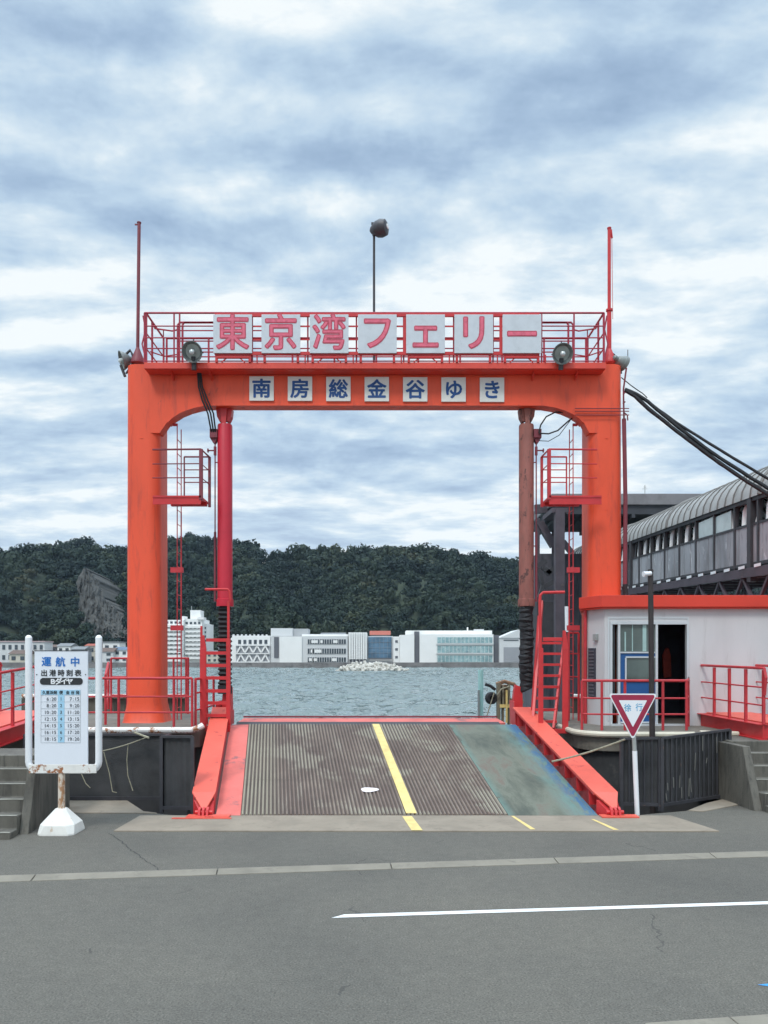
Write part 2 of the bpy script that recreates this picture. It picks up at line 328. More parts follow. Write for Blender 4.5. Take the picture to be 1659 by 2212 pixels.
# ------------------------------------------------------------------ water (real chop)
def water():
    xs = np.concatenate([np.linspace(-700, -130, 20), np.arange(-125, 126, .62), np.linspace(130, 900, 24)])
    ys = np.concatenate([np.linspace(11, 44, 12), np.arange(45, 210, .42), np.arange(210.5, 384, 1.0)])
    X, Y = np.meshgrid(xs, ys); Z = np.zeros_like(X)
    r2 = np.random.default_rng(3)
    for i in range(30):
        lam = 1.8*1.075**i; ang = r2.normal(.25, .55)+np.pi/2; k = 2*np.pi/lam; amp = .0105*lam*(1.0 if lam < 9 else .5)
        ph = r2.uniform(0, 6.28); t = k*(X*np.cos(ang)*1.5+Y*np.sin(ang)+.9*np.sin(X*.11+ph)+.9*np.sin(Y*.09+ph*2))+ph
        Z += amp*(1-np.abs(np.sin(t/2))**1.3)*(1+.6*np.sin(X*.05+ph*3)*np.sin(Y*.043+ph))
    Z -= Z.mean(); Z *= 1.9
    n, m = len(ys), len(xs); V = np.stack([X, Y, Z-2.4], -1).reshape(-1, 3).astype(np.float32)
    i = np.arange(n-1)[:, None]*m+np.arange(m-1)[None]; F = np.stack([i, i+1, i+m+1, i+m], -1).reshape(-1, 4)
    return V, F
def fast_mesh(name, V, F, mt, attr=None, smooth=False):
    me = bpy.data.meshes.new(name); k = F.shape[1]
    me.vertices.add(len(V)); me.vertices.foreach_set('co', np.ascontiguousarray(V, np.float32).ravel())
    me.loops.add(F.size); me.loops.foreach_set('vertex_index', F.astype(np.int32).ravel())
    me.polygons.add(len(F)); me.polygons.foreach_set('loop_start', np.arange(len(F), dtype=np.int32)*k)
    me.polygons.foreach_set('loop_total', np.full(len(F), k, np.int32))
    if smooth: me.polygons.foreach_set('use_smooth', np.ones(len(F), bool))
    me.update(calc_edges=True)
    if attr is not None:
        a = me.attributes.new('tint', 'FLOAT', 'FACE'); a.data.foreach_set('value', attr.astype(np.float32))
    me.materials.append(mt); o = bpy.data.objects.new(name, me); COL.objects.link(o); return o
def water_mat():
    m = bpy.data.materials.new('sea_water'); m.use_nodes = True; t = m.node_tree; b = t.nodes['Principled BSDF']
    b.inputs['Base Color'].default_value = (.17, .215, .212, 1); b.inputs['Roughness'].default_value = .05; b.inputs['IOR'].default_value = 1.33
    o = t.nodes.new('ShaderNodeTexCoord').outputs['Object']
    f = nz(.7, 4, .55, .4, (0, 0, 0), t, o, (.9, .55, 1)); bn = t.nodes.new('ShaderNodeBump'); bn.inputs['Strength'].default_value = 1.0; bn.inputs['Distance'].default_value = 1.3
    t.links.new(f, bn.inputs['Height']); t.links.new(bn.outputs[0], b.inputs['Normal']); return m
V, F = water(); tag(fast_mesh('water', V, F, water_mat(), smooth=True), kind='structure')
# ------------------------------------------------------------------ hills
sky_pts = [(-900,1215),(-400,1200),(-150,1196),(0,1186),(30,1189),(43,1184),(67,1188),(110,1179),(130,1181),(153,1169),(173,1164),(200,1168),(207,1181),(227,1176),(247,1181),(267,1183),(300,1176),(340,1168),(363,1164),(383,1161),(413,1155),(430,1158),(447,1169),(467,1164),(503,1169),(520,1166),(540,1176),(553,1188),(582,1193),(618,1191),(640,1184),(683,1182),(705,1176),(734,1180),(770,1182),(791,1182),(813,1191),(842,1185),(889,1185),(925,1180),(947,1184),(968,1191),(1001,1194),(1030,1194),(1066,1200),(1095,1208),(1130,1212),(1175,1206),(1300,1215),(1500,1245),(1659,1262),(2100,1290),(2600,1300)]
RY = 640.0
SXp = np.array([XU(u, RY) for u, v in sky_pts]); SZp = np.array([ZV(v, RY) for u, v in sky_pts])-7.5
def hill(x, y):
    x = np.asarray(x, float); y = np.asarray(y, float)
    top = np.interp(x*RY/np.maximum(y, RY), SXp, SZp); foot = 448+14*np.sin(x*.021)+9*np.sin(x*.05+1)
    t = np.clip((y-foot)/(RY-foot), 0, 1); s = t**.72
    u = s*(1-.06*np.sin(3.14*t))
    spur = 9*np.sin(x*.045+y*.012)*np.sin(3.14*np.clip(t, 0, 1))+5*np.sin(x*.11+2+y*.03)*np.sin(3.14*t)
    back = np.clip((y-RY)/260, 0, 1)
    return np.where(t < 1, 1.0+(top-1.0)*u+spur, top-(back**1.5)*60)
xs = np.arange(-620, 900, 8.0); ys = np.arange(430, 900, 8.0); X, Y = np.meshgrid(xs, ys); Z = hill(X, Y)-1.5
n, m = len(ys), len(xs); i = np.arange(n-1)[:, None]*m+np.arange(m-1)[None]
EARTH = mat('forest_floor', (.035, .05, .03), .95, var=.4, vs=.05, bump=0)
tag(fast_mesh('hills', np.stack([X, Y, Z], -1).reshape(-1, 3), np.stack([i, i+1, i+m+1, i+m], -1).reshape(-1, 4), EARTH), kind='structure')
# far shore land
FARG = mat('far_shore_ground', (.20, .20, .18), .9, var=.3, vs=.05, bump=0)
tag(MB().prism([(-900, 381), (1100, 381), (1100, 500), (-900, 500)], -3.5, -.15).build('far_shore_land', FARG), kind='structure')
qw = MB().box(-700, 900, 379.2, 381, -3.5, .35); qw.box(-700, 900, 378.7, 379.2, -3.5, -1.2)
tag(qw.build('quay_wall', mat('quay_wall_concrete', (.20, .19, .185), .9, var=.35, vs=.12, dirt=(.09, .09, .09), da=.5, bump=0)), 'long low grey concrete quay wall along the far shore', 'wall')
# cliff
def in_cliff(u, v):
    pts = [(165,1370),(180,1290),(172,1260),(178,1232),(195,1233),(212,1250),(222,1290),(243,1310),(262,1325),(275,1345),(290,1372)]
    ins = False; j = len(pts)-1
    for i in range(len(pts)):
        (x0, y0), (x1, y1) = pts[i], pts[j]
        if (y0 > v) != (y1 > v) and u < (x1-x0)*(v-y0)/(y1-y0)+x0: ins = not ins
        j = i
    return ins
def cliffmesh():
    n, m = 56, 46; V = []
    for j in range(n):
        t = j/(n-1); v = 1378-t*150; uL = np.interp(v, [1228, 1258, 1290, 1340, 1380], [180, 164, 172, 165, 150]); uR = np.interp(v, [1228, 1236, 1252, 1290, 1312, 1330, 1350, 1380], [188, 198, 214, 224, 248, 262, 276, 295])
        for i in range(m):
            s = i/(m-1); u = uL+(uR-uL)*s; Yc = 452+ t*62+ 16*(2*s-1)**2
            q = Vector((u*.16, v*.035, 3)); Yc += 6*noise.fractal(q, 1, 2, 5); u += 2.5*noise.noise(Vector((v*.1, s*2, 1)))
            V.append(P(u, v+2.5*noise.noise(Vector((u*.15, 1, 2))), Yc))
    # back sheet gives the crag its thickness
    V2 = [p+Vector((0, 60, -4)) for p in V]; n0 = len(V)
    F = [(j*m+i, j*m+i+1, (j+1)*m+i+1, (j+1)*m+i) for j in range(n-1) for i in range(m-1)]
    F += [tuple(n0+k for k in reversed(f)) for f in F]
    ring = [i for i in range(m)]+[j*m+m-1 for j in range(1, n)]+[(n-1)*m+i for i in range(m-2, -1, -1)]+[j*m for j in range(n-2, 0, -1)]
    F += [(ring[k], n0+ring[k], n0+ring[(k+1) % len(ring)], ring[(k+1) % len(ring)]) for k in range(len(ring))]
    mb = MB(); mb.add(V+V2, F); return mb
tag(cliffmesh().build('rock_cliff', mat('cliff_rock', (.06, .058, .052), .95, var=.35, vs=.10, dirt=(.028, .032, .03), da=.52, streak=1, bump=.8, bs=.5), smooth=False), kind='structure')
# forest: one mass of broadleaf crowns built of leaf clumps
def crown(seed, nleaf=270):
    r = np.random.default_rng(seed); lob = r.normal(0, 1, (7, 3)); lob[:, 2] = np.abs(lob[:, 2])*.7; lob /= np.linalg.norm(lob, axis=1)[:, None]
    lob *= r.uniform(.45, .75, (7, 1)); lr = r.uniform(.36, .58, 7)
    k = r.integers(0, 7, nleaf); dvec = r.normal(0, 1, (nleaf, 3)); dvec[:, 2] = np.abs(dvec[:, 2])*.9-.25; dvec /= np.linalg.norm(dvec, axis=1)[:, None]
    c = lob[k]+dvec*lr[k][:, None]*r.uniform(.85, 1.08, (nleaf, 1)); nrm = dvec+r.normal(0, .28, dvec.shape); nrm /= np.linalg.norm(nrm, axis=1)[:, None]
    a = np.cross(nrm, r.normal(0, 1, (nleaf, 3))); a /= np.linalg.norm(a, axis=1)[:, None]; b = np.cross(nrm, a)
    s = r.uniform(.075, .15, (nleaf, 1)); a *= s; b *= s*r.uniform(.6, 1, (nleaf, 1))
    return np.stack([c-a-b*.4, c+a*.6-b, c+a+b*.5, c-a*.4+b], 1)   # (n,4,3)
CR = [crown(s) for s in range(9)]
def scatter(name, xr, yr, step, rad, seed, cond=None):
    r = np.random.default_rng(seed); VV = []; TT = []; cnt = 0
    gx = np.arange(xr[0], xr[1], step); gy = np.concatenate([np.arange(444, 505, 4.2), np.arange(505, yr[1], step*.92)])
    for yi, y in enumerate(gy):
        for x in gx:
            px = x+r.uniform(-.5, .5)*step; py = y+r.uniform(-.45, .45)*step
            z = float(hill(px, py))
            if z < 1.02 and py > 480: continue
            u = 829.5+px/py*S; v = 1422-(z-2.4)/py*S
            if u < -260 or u > 1950: continue
            if in_cliff(u, v) and in_cliff(u+5, v-7) and in_cliff(u-5, v-4): continue
            s = rad*r.uniform(.55, 1.45)*(1.12 if py > 560 else .85); q = CR[r.integers(9)]; th = r.uniform(0, 6.28); cth, sth = math.cos(th), math.sin(th)
            M = np.array([[cth, -sth, 0], [sth, cth, 0], [0, 0, r.uniform(.8, 1.3)]]).T*s
            VV.append((q@M)+np.array([px, py, z+s*.25])); TT.append(np.full(len(q), np.clip(r.normal(.42, .12)+.9*noise.noise(Vector((px*.022, py*.03, 1.7)))*.5, 0, 1))); cnt += 1
    V = np.concatenate(VV).reshape(-1, 3); F = np.arange(len(V)).reshape(-1, 4); return fast_mesh(name, V, F, LEAF, np.concatenate(TT))
def leafmat():
    m = bpy.data.materials.new('forest_leaves'); m.use_nodes = True; t = m.node_tree; b = t.nodes['Principled BSDF']
    b.inputs['Roughness'].default_value = .75; b.inputs['Specular IOR Level'].default_value = .25
    at = t.nodes.new('ShaderNodeAttribute'); at.attribute_name = 'tint'
    c = ramp(t, at.outputs['Fac'], [(0, (.006, .015, .014)), (.35, (.012, .026, .020)), (.6, (.026, .042, .026)), (.82, (.048, .060, .032)), (1, (.075, .06, .038))])
    t.links.new(c, b.inputs['Base Color']); return m
LEAF = leafmat()
fo = scatter('forest', (-520, 700), (452, 668), 8.6, 6.0, 5)
tag(fo, 'dense dark green forest covering the hills across the water', 'forest', kind='stuff')
# ------------------------------------------------------------------ gantry
def rrect(cx, cy, hx, hy, r, n=7):
    pts = []
    for (sx_, sy_, a0) in ((1, 1, 0), (-1, 1, 90), (-1, -1, 180), (1, -1, 270)):
        for k in range(n+1):
            a = R(a0+90*k/n); pts.append((cx+sx_*(hx-r)+r*math.cos(a), cy+sy_*(hy-r)+r*math.sin(a)))
    return pts
GF, GY = 16.07, 16.5
g = thing('ferry_gantry', (-.2, GY, 1.05), 'tall orange red steel portal frame over the ferry ramp, carrying Japanese signs', 'gantry')
PL, PR = -5.075, 4.665
for cx, lab, zb in ((PL, 'left orange pillar with flared foot', 1.05), (PR, 'right orange pillar rising through the hut roof', 1.05)):
    mb = MB()
    def ring(hx, z, c=cx): return [Vector((x, y, z)) for x, y in rrect(c, GY, hx, hx+.07, hx*.62)]
    rings = ([ring(.455, zb), ring(.44, zb+.02), ring(.362, zb+.42)] if cx < 0 else [ring(.36, zb)])+[ring(.35, 8.45), ring(.35, 8.56)]
    n = len(rings[0]); b0 = 0
    mb.v = [p for r_ in rings for p in r_]
    for j in range(len(rings)-1):
        for k in range(n): mb.f.append([j*n+k, j*n+(k+1) % n, (j+1)*n+(k+1) % n, (j+1)*n+k]); mb.mi.append(0)
    mb.f.append(list(range((len(rings)-1)*n, len(rings)*n))); mb.mi.append(0)
    for a in ():   # foot gussets
        c_, s_ = math.cos(R(a+22)), math.sin(R(a+22)); mb.prism([(cx+c_*.4-s_*.012, GY+s_*.4+c_*.012), (cx+c_*.4+s_*.012, GY+s_*.4-c_*.012), (cx+c_*.56+s_*.012, GY+s_*.56-c_*.012), (cx+c_*.56-s_*.012, GY+s_*.56+c_*.012)], zb, zb+.1)
    for zz in (2.2, 3.9, 5.5, 7.0): mb.box(cx-.03, cx+.03, GY-.43, GY-.41, zz, zz+.012)
    mb.build('pillar', ORANGE, g, smooth=True, label=lab)
zt, zbm = 8.33, 7.715
xl, xr = PL+.12, PR-.12
arcL = [(-4.53, 7.36), (-4.44, 7.45), (-4.28, 7.555), (-4.10, 7.63), (-3.92, 7.68), (-3.74, zbm)]
arcR = [(3.34, zbm), (3.56, 7.68), (3.76, 7.625), (3.93, 7.55), (4.07, 7.46), (4.17, 7.36)]
mb = MB().prismY([(xl-.02, zt), (xl-.02, 7.12), (-4.70, 7.12)]+arcL+arcR+[(4.30, 7.12), (xr+.02, 7.12), (xr+.02, zt)], GF+.012, 16.36)
mb.box(arcL[-1][0], arcR[0][0], GF-.004, 16.38, zbm-.028, zbm-.002)
for aa in (arcL, arcR):
    for p, q in zip(aa, aa[1:]): mb.prismY([(p[0], p[1]-.002), (q[0], q[1]-.002), (q[0], q[1]-.03), (p[0], p[1]-.028)], GF-.004, 16.38)
mb.box(-4.5, -4.49, GF+.008, GF+.02, 7.7, 8.3); mb.box(-1.9, -1.89, GF+.008, GF+.02, 7.7, 8.3); mb.box(2.1, 2.11, GF+.008, GF+.02, 7.7, 8.3)
mb.build('crossbeam', ORANGE, g)
DX0, DX1 = -4.92, 4.55; DYF, DYB = 15.75, 17.1
mb = MB().box(DX0, DX1, DYF, DYB, 8.345, 8.47); mb.box(DX0+.02, DX1-.02, DYF+.03, DYB-.03, 8.335, 8.342)
for x in (-4.4, -3.6, 3.1, 4.0): mb.prismX([(DYF+.05, 8.333), (GF+.005, 8.333), (GF+.005, 8.2)], x-.008, x+.008)
mb.build('walkway_deck', mat('walkway_orange', (.70, .07, .045), .5, var=.15, rust=(.25, .06, .04), rs=6, ra=.66), g)
# railings on the deck
Z0 = 8.47; H = 1.03
mb = MB()
xsF = [XU(u, DYF+.04) for u in (312, 376, 388, 545, 665, 770, 872, 980, 1065, 1170, 1240, 1305)]
rail_run(mb, [(x, DYF+.04, Z0) for x in xsF], H, [.04, .3, .52, .76], r=.016, post=.017, top=.02)
xsB = [DX0+.1+i*.93 for i in range(11)]
rail_run(mb, [(x, DYB-.06, Z0) for x in xsB], H, [.3, .62], r=.018)
for x in (DX0+.03, DX1-.03):
    rail_run(mb, [(x, DYF+.05, Z0), (x, 16.2, Z0), (x, DYB-.06, Z0)], H, [.3, .62], r=.018)
    sg = -1 if x < 0 else 1
    mb.tube([(x+sg*.02, DYF+.06, Z0+.1), (x+sg*.09, DYF+.06, Z0+.4), (x+sg*.02, DYF+.06, Z0+.7), (x+sg*.07, DYF+.06, Z0+.98)], .016, 6)
for ua, ub in ((384, 470), (1150, 1238)):   # inner hoop frames by the ladder openings
    a, b_ = XU(ua, 16.1), XU(ub, 16.1)
    if ua > 900: a, b_ = b_, a
    s_ = 1 if b_ > a else -1
    for q in (0, .1): mb.tube([(a+s_*q, 16.1, Z0), (a+s_*q, 16.1, Z0+.92), (a+s_*(q+.04), 16.1, Z0+.97), (b_, 16.1, Z0+.97)], .022, 8)
    for zq in (.35, .58, .80): mb.tube([(a, 16.1, Z0+zq), (b_+s_*1.0, 16.1, Z0+zq)], .014, 6)
    mb.tube([(a, 16.1, Z0+.30), (a-s_*.3, 16.15, Z0+.28), (a-s_*.55, 16.0, Z0+.32)], .014, 6)
    mb.tube([(a, 16.1, Z0+.82), (a-s_*.12, 16.12, Z0+.80), (a-s_*.45, 16.0, Z0+.80), (a-s_*.5, 15.95, Z0+.9)], .018, 6)
    mb.tube([(a-s_*.3, 16.1, Z0), (a-s_*.3, 16.1, Z0+.8)], .012, 6)
mb.build('walkway_railing', mat('backlit_red_rail', (.36, .028, .055), .5, var=.2, vs=5), g)  # darker than the other railings: backlit look put into the rail colour
# sign support frame
mb = MB()
ys_ = DYF-.005
x0_, x1_ = XU(461, 15.7), XU(1168, 15.7)
for zq in (9.43, 8.64): mb.box(x0_+.02, x1_-.02, ys_-.03, ys_+.02, zq-.03, zq+.035)
for zq in (9.2, 8.93): mb.box(x0_+.02, x1_-.02, ys_-.01, ys_+.01, zq-.008, zq+.012)
pit = 104.1*15.7/S; pw = 83.6*15.7/S
for i in range(7):
    xc = x0_+pw/2+i*pit
    for s_ in (-1, 1):
        mb.box(xc+s_*pw*.43-.025, xc+s_*pw*.43+.025, ys_-.02, ys_+.03, Z0-.0, 9.4)
    if i % 2 == 0:
        mb.box(xc-pw*.42, xc+pw*.42, ys_-.03, ys_+.03, 8.55, 8.59)
        mb.beam([(xc-pw*.3, ys_, 8.47), (xc-pw*.15, ys_, 8.57)], .02, .02); mb.beam([(xc+pw*.3, ys_, 8.47), (xc+pw*.15, ys_, 8.57)], .02, .02)
    mb.tube([(xc+pw*.62, DYF-.012, 8.47), (xc+pw*.62, DYF-.012, 8.62)], .014, 6)
    for s_ in (-1, 1): mb.box(xc+s_*(pw/2+.03)-.03, xc+s_*(pw/2+.03)+.03, ys_-.02, ys_, 8.6, 9.43) if i in (4, 6) and s_ < 0 else None
mb.build('sign_frame', RED, g)
for i, ch in enumerate('東京湾フェリー'):
    xc = x0_+pw/2+i*pit; zc0 = ZV(721.5, 15.7); hh = pw/2*1.0
    p = MB().box(xc-hh, xc+hh, 15.685, 15.712, zc0-hh, zc0+hh).build('name_panel', PANEL, g, bevel=.004)
    em = .76 if i < 3 else .78
    chars([(ch, xc, zc0+.03-(.04 if ch == 'ー' else 0), em, .024, .92)], 15.681, LPINK2, p, 'letter_outline')
    chars([(ch, xc, zc0+.03-(.04 if ch == 'ー' else 0), em, 0, .92)], 15.677, LPINK, p, 'lettering')
for i, ch in enumerate('南房総金谷ゆき'):
    u = 564.9+i*83.0; v = 839+i*.45; Yq = 16.045; xc, zc0 = XU(u, Yq), ZV(v, Yq); hh = 26.4*Yq/S
    p = MB().box(xc-hh, xc+hh, 16.045, GF+.008, zc0-hh, zc0+hh).build('destination_panel', PANEL2, g, bevel=.003)
    chars([(ch, xc, zc0, .41, .022)], 16.041, LBLUE, p, 'lettering')
# masts
def mast(u, vt, cxu, vb=783, r=.034):
    Yq = 16.3; x = XU(cxu, Yq); xt = XU(u, Yq); z0, z1 = ZV(vb, Yq), ZV(vt, Yq)
    mb = MB().tube([(x, Yq, z0-.02), (x, Yq, z0+.03), (x, Yq, z0+.30), (x, Yq, z0+.31)], [.15, .145, .04, .036], 12)
    return mb, x, xt, z0, z1, Yq
mb, x, xt, z0, z1, Yq = mast(300.5, 482, 297.5)
mb.tube([(x, Yq, z0+.28), (xt, Yq, z1)], .036, 10); mb.tube([(xt, Yq, z1), (xt, Yq, z1+.02)], .046, 10); mb.bar((xt-.09, Yq, z1-.03), (xt, Yq, z1-.03), .025)
mb.build('flagpole', MAROON, g, smooth=True)
mb, x, xt, z0, z1, Yq = mast(1316, 494, 1316)
mb.tube([(x, Yq, z0+.25), (x, Yq, ZV(672, Yq))], .048, 10); mb.tube([(x, Yq, ZV(672, Yq)), (x, Yq, ZV(668, Yq))], .07, 10)
mb.tube([(x, Yq, ZV(670, Yq)), (xt, Yq, z1)], .036, 10); mb.tube([(xt+.04, Yq, z1-.02), (xt+.06, Yq, z1-.2)], .02, 6); mb.tube([(xt, Yq, z1), (xt, Yq, z1+.02)], .046, 10)
mb.tube([(xt+.05, Yq-.02, z1-.1), (x+.07, Yq-.02, ZV(690, Yq))], .006, 5)
mb.build('flagpole', RED, g, smooth=True)
Yq = 16.6; x = XU(808, Yq); zt_ = ZV(505, Yq)
MB().tube([(x, Yq, 8.47), (x, Yq, zt_)], .026, 10).build('lamp_mast', DARK, g)
hd = MB(); c = P(819, 499, Yq)
hd.lathe(c+Vector((-.20, 0, 0)), (1, -.35, .05), [(0, .02), (.03, .07), (.10, .12), (.16, .165), (.26, .185), (.37, .16), (.40, .10)], 16)
hd.tube([c+Vector((-.12, 0, -.1)), c+Vector((-.11, 0, .17))], .03, 8); hd.box(c.x-.17, c.x-.07, Yq-.03, Yq+.03, c.z+.14, c.z+.175)
lampb = hd.build('floodlight', mat('dark_lamp_housing', (.06, .06, .07), .5, var=.3, vs=9), g, smooth=True)
MB().lathe(c+Vector((.18, -.13, .03)), (1, -.5, .05), [(0, .055), (.012, .05)], 10).build('lens', mat('lamp_glass', (.8, .82, .82), .15, bump=0), lampb)
# floodlights with round reflectors
def flood(c, aim, r=.215, bracket=None, aimup=(0, 0, 1)):
    a = Vector(aim).normalized(); mb = MB()
    prof = [(-.30, .03), (-.28, .055), (-.19, .06), (-.17, .09), (-.10, r*.72), (-.03, r*.95), (0, r), (.012, r*1.03), (.014, r*.97), (-.02, r*.90), (-.09, r*.62), (-.13, r*.25)]
    mb.lathe(c, a, prof, 28); f = mb.build('floodlight', mat('lamp_shell_grey', (.20, .22, .215), .5, metal=.2, var=.2, vs=6), g, smooth=True)
    MB().lathe(Vector(c)+a*-.075, a, [(0, r*.60), (.01, r*.86), (.0105, r*.5), (.004, r*.1)], 24).build('reflector', SILVER, f, smooth=True)
    MB().lathe(Vector(c)+a*-.06, a, [(0, .03), (.05, .055), (.10, .05), (.13, .02)], 14).build('lamp_bulb', mat('bulb_glass', (.62, .68, .68), .12, bump=0), f, smooth=True)
    for p in bracket: MB().tube(p[0], p[1], 8).build('bracket', DARK, f)
for u, v in ((415, 760), (1215.5, 764)):
    c = P(u, v, 15.55); flood(c, (-.03, -1, -.5), .205, [([c+Vector((0, .12, -.05)), c+Vector((0, .16, -.22)), Vector((c.x, DYF-.03, 8.3))], .05), ([c+Vector((-.2, 0, 0)), c+Vector((-.2, .1, .02)), c+Vector((0, .2, .05)), c+Vector((.2, .1, .02)), c+Vector((.2, 0, 0))], .012), ([c+Vector((0, .12, .15)), c+Vector((0, .12, .3))], .012)])
c = P(263, 779, 16.3); flood(c, (-.72, -.35, -.25), .20, [([c+Vector((.1, .05, .12)), c+Vector((.26, 0, -.02)), Vector((PL-.40, 16.3, 8.44))], .022), ([c+Vector((-.02, 0, -.1)), Vector((PL-.42, 16.3, 8.38))], .03), ([c+Vector((.05, 0, .1)), c+Vector((.18, 0, .22)), c+Vector((.24, 0, .1))], .03)])
c = P(1346, 786, 16.3); flood(c, (.80, .45, -.3), .17, [([c+Vector((-.1, 0, .05)), Vector((PR+.36, 16.3, 8.44))], .03), ([c+Vector((-.08, 0, .1)), c+Vector((-.3, 0, .3)), c+Vector((-.2, 0, .02))], .018), ([c+Vector((.1, 0, .1)), c+Vector((.1, 0, .3))], .008)])
# catwalks on the pillar sides
for side in (-1, 1):
    Yc = 16.0
    if side < 0: xa, xb, xin = XU(336, Yc)+.03, XU(441, Yc), XU(363, Yc)
    else: xa, xb, xin = XU(1291, Yc), XU(1180, Yc), XU(1257, Yc)
    zf = ZV(1080, Yc); s_ = 1 if side < 0 else -1
    mb = MB(); x_lo, x_hi = sorted((xin, xb))
    mb.box(x_lo, x_hi, 15.72, 16.36, zf-.02, zf+.03)
    xl_, xh_ = sorted((xa, xb))
    mb.box(xl_, xh_, 15.70, 15.72, zf-.01, zf+.03); mb.box(xl_, xh_, 15.712, 15.72, zf-.13, zf-.011); mb.box(xl_, xh_, 15.70, 15.72, zf-.15, zf-.131)
    mb.box(x_lo, x_hi, 16.2, 16.3, zf-.08, zf-.021)
    cwk = mb.build('catwalk', RED, g)
    mb = MB(); h = ZV(970, 15.72)-zf
    mb.box(xb-.035, xb+.035, 15.7, 15.76, zf-.05, zf+h)
    mb.box(xb-.02+s_*.03, xb+.03+s_*.03, 16.31, 16.37, zf-.08, zf+h)
    for q in (1, .70, .41):
        mb.tube([(xin-s_*.25, 15.76, zf+h*q), (xb, 15.73, zf+h*q), (xb+s_*.03, 16.33, zf+h*q)], .019 if q == 1 else .012, 6)
    xi = xb-s_*.50
    for q in (1, .72, .45): mb.tube([(xb+s_*.03, 16.33, zf+h*q), (xi, 16.33, zf+h*q)], .018 if q == 1 else .012, 6)
    mb.tube([(xi, 16.33, zf), (xi, 16.33, zf+h)], .016, 6)
    mb.build('catwalk_railing', REDRAIL if side > 0 else MAROON, cwk)
    # rung ladder beside the pillar, seen nearly edge on
    mb = MB(); xL = xin+s_*.11; zb_ = 1.05 if side < 0 else 3.4
    for y_ in (16.3, 16.62): mb.tube([(xL, y_, 1.1), (xL, y_, 7.35)], .011, 6)
    for k in range(20): mb.tube([(xL, 16.3, 1.35+k*.3), (xL, 16.62, 1.35+k*.3)], .009, 6)
    mb.box(*sorted((xin-.02*s_, xin+s_*.24)), 16.25, 16.33, ZV(1237, 16.3), ZV(1226, 16.3)); mb.box(*sorted((xin-.02*s_, xin+s_*.24)), 16.25, 16.33, ZV(1362, 16.3), ZV(1351, 16.3))
    mb.box(*sorted((xin+.02*s_, xin+s_*.12)), 16.28, 16.32, 7.33, 7.38)
    mb.tube([(xin+s_*.20, 16.28, 1.1), (xin+s_*.20, 16.28, zf-.2)], .014, 6)
    mb.build('rung_ladder', REDRAIL, g)
# conduit on the right pillar's outer side
mb = MB(); Yq = 16.1; x = XU(1350, Yq)
mb.tube([(x, Yq, ZV(1262, Yq)), (x+.01, Yq, ZV(1080, Yq)), (x-.02, Yq, ZV(905, Yq))], .045, 10); mb.tube([(x-.02, Yq, ZV(905, Yq)), (x-.03, Yq, ZV(860, Yq)), (x-.03, Yq, ZV(840, Yq)), (x+.03, Yq, ZV(795, Yq))], .018, 8)
for v in (848, 868, 945): mb.tube([(PR+.38, Yq+.1, ZV(v, Yq)), (x, Yq, ZV(v, Yq))], .016, 6)
for v in (885, 891, 899): mb.tube([(XU(1240, Yq), GF-.05, ZV(v, Yq)), (x+.06, GF-.05, ZV(v, Yq))], .010, 6)
mb.tube([(x-.03, Yq, ZV(890, Yq)), (x+.05, Yq, ZV(897, Yq)), (x+.06, Yq, ZV(908, Yq))], .014, 6)
mb.build('conduit', MAROON, g)
MB().tube([(x, Yq, ZV(1262, Yq)), (x+.02, Yq, ZV(1285, Yq)), (x+.05, Yq+.1, 3.62)], .05, 8).build('hose', BLACK, g)
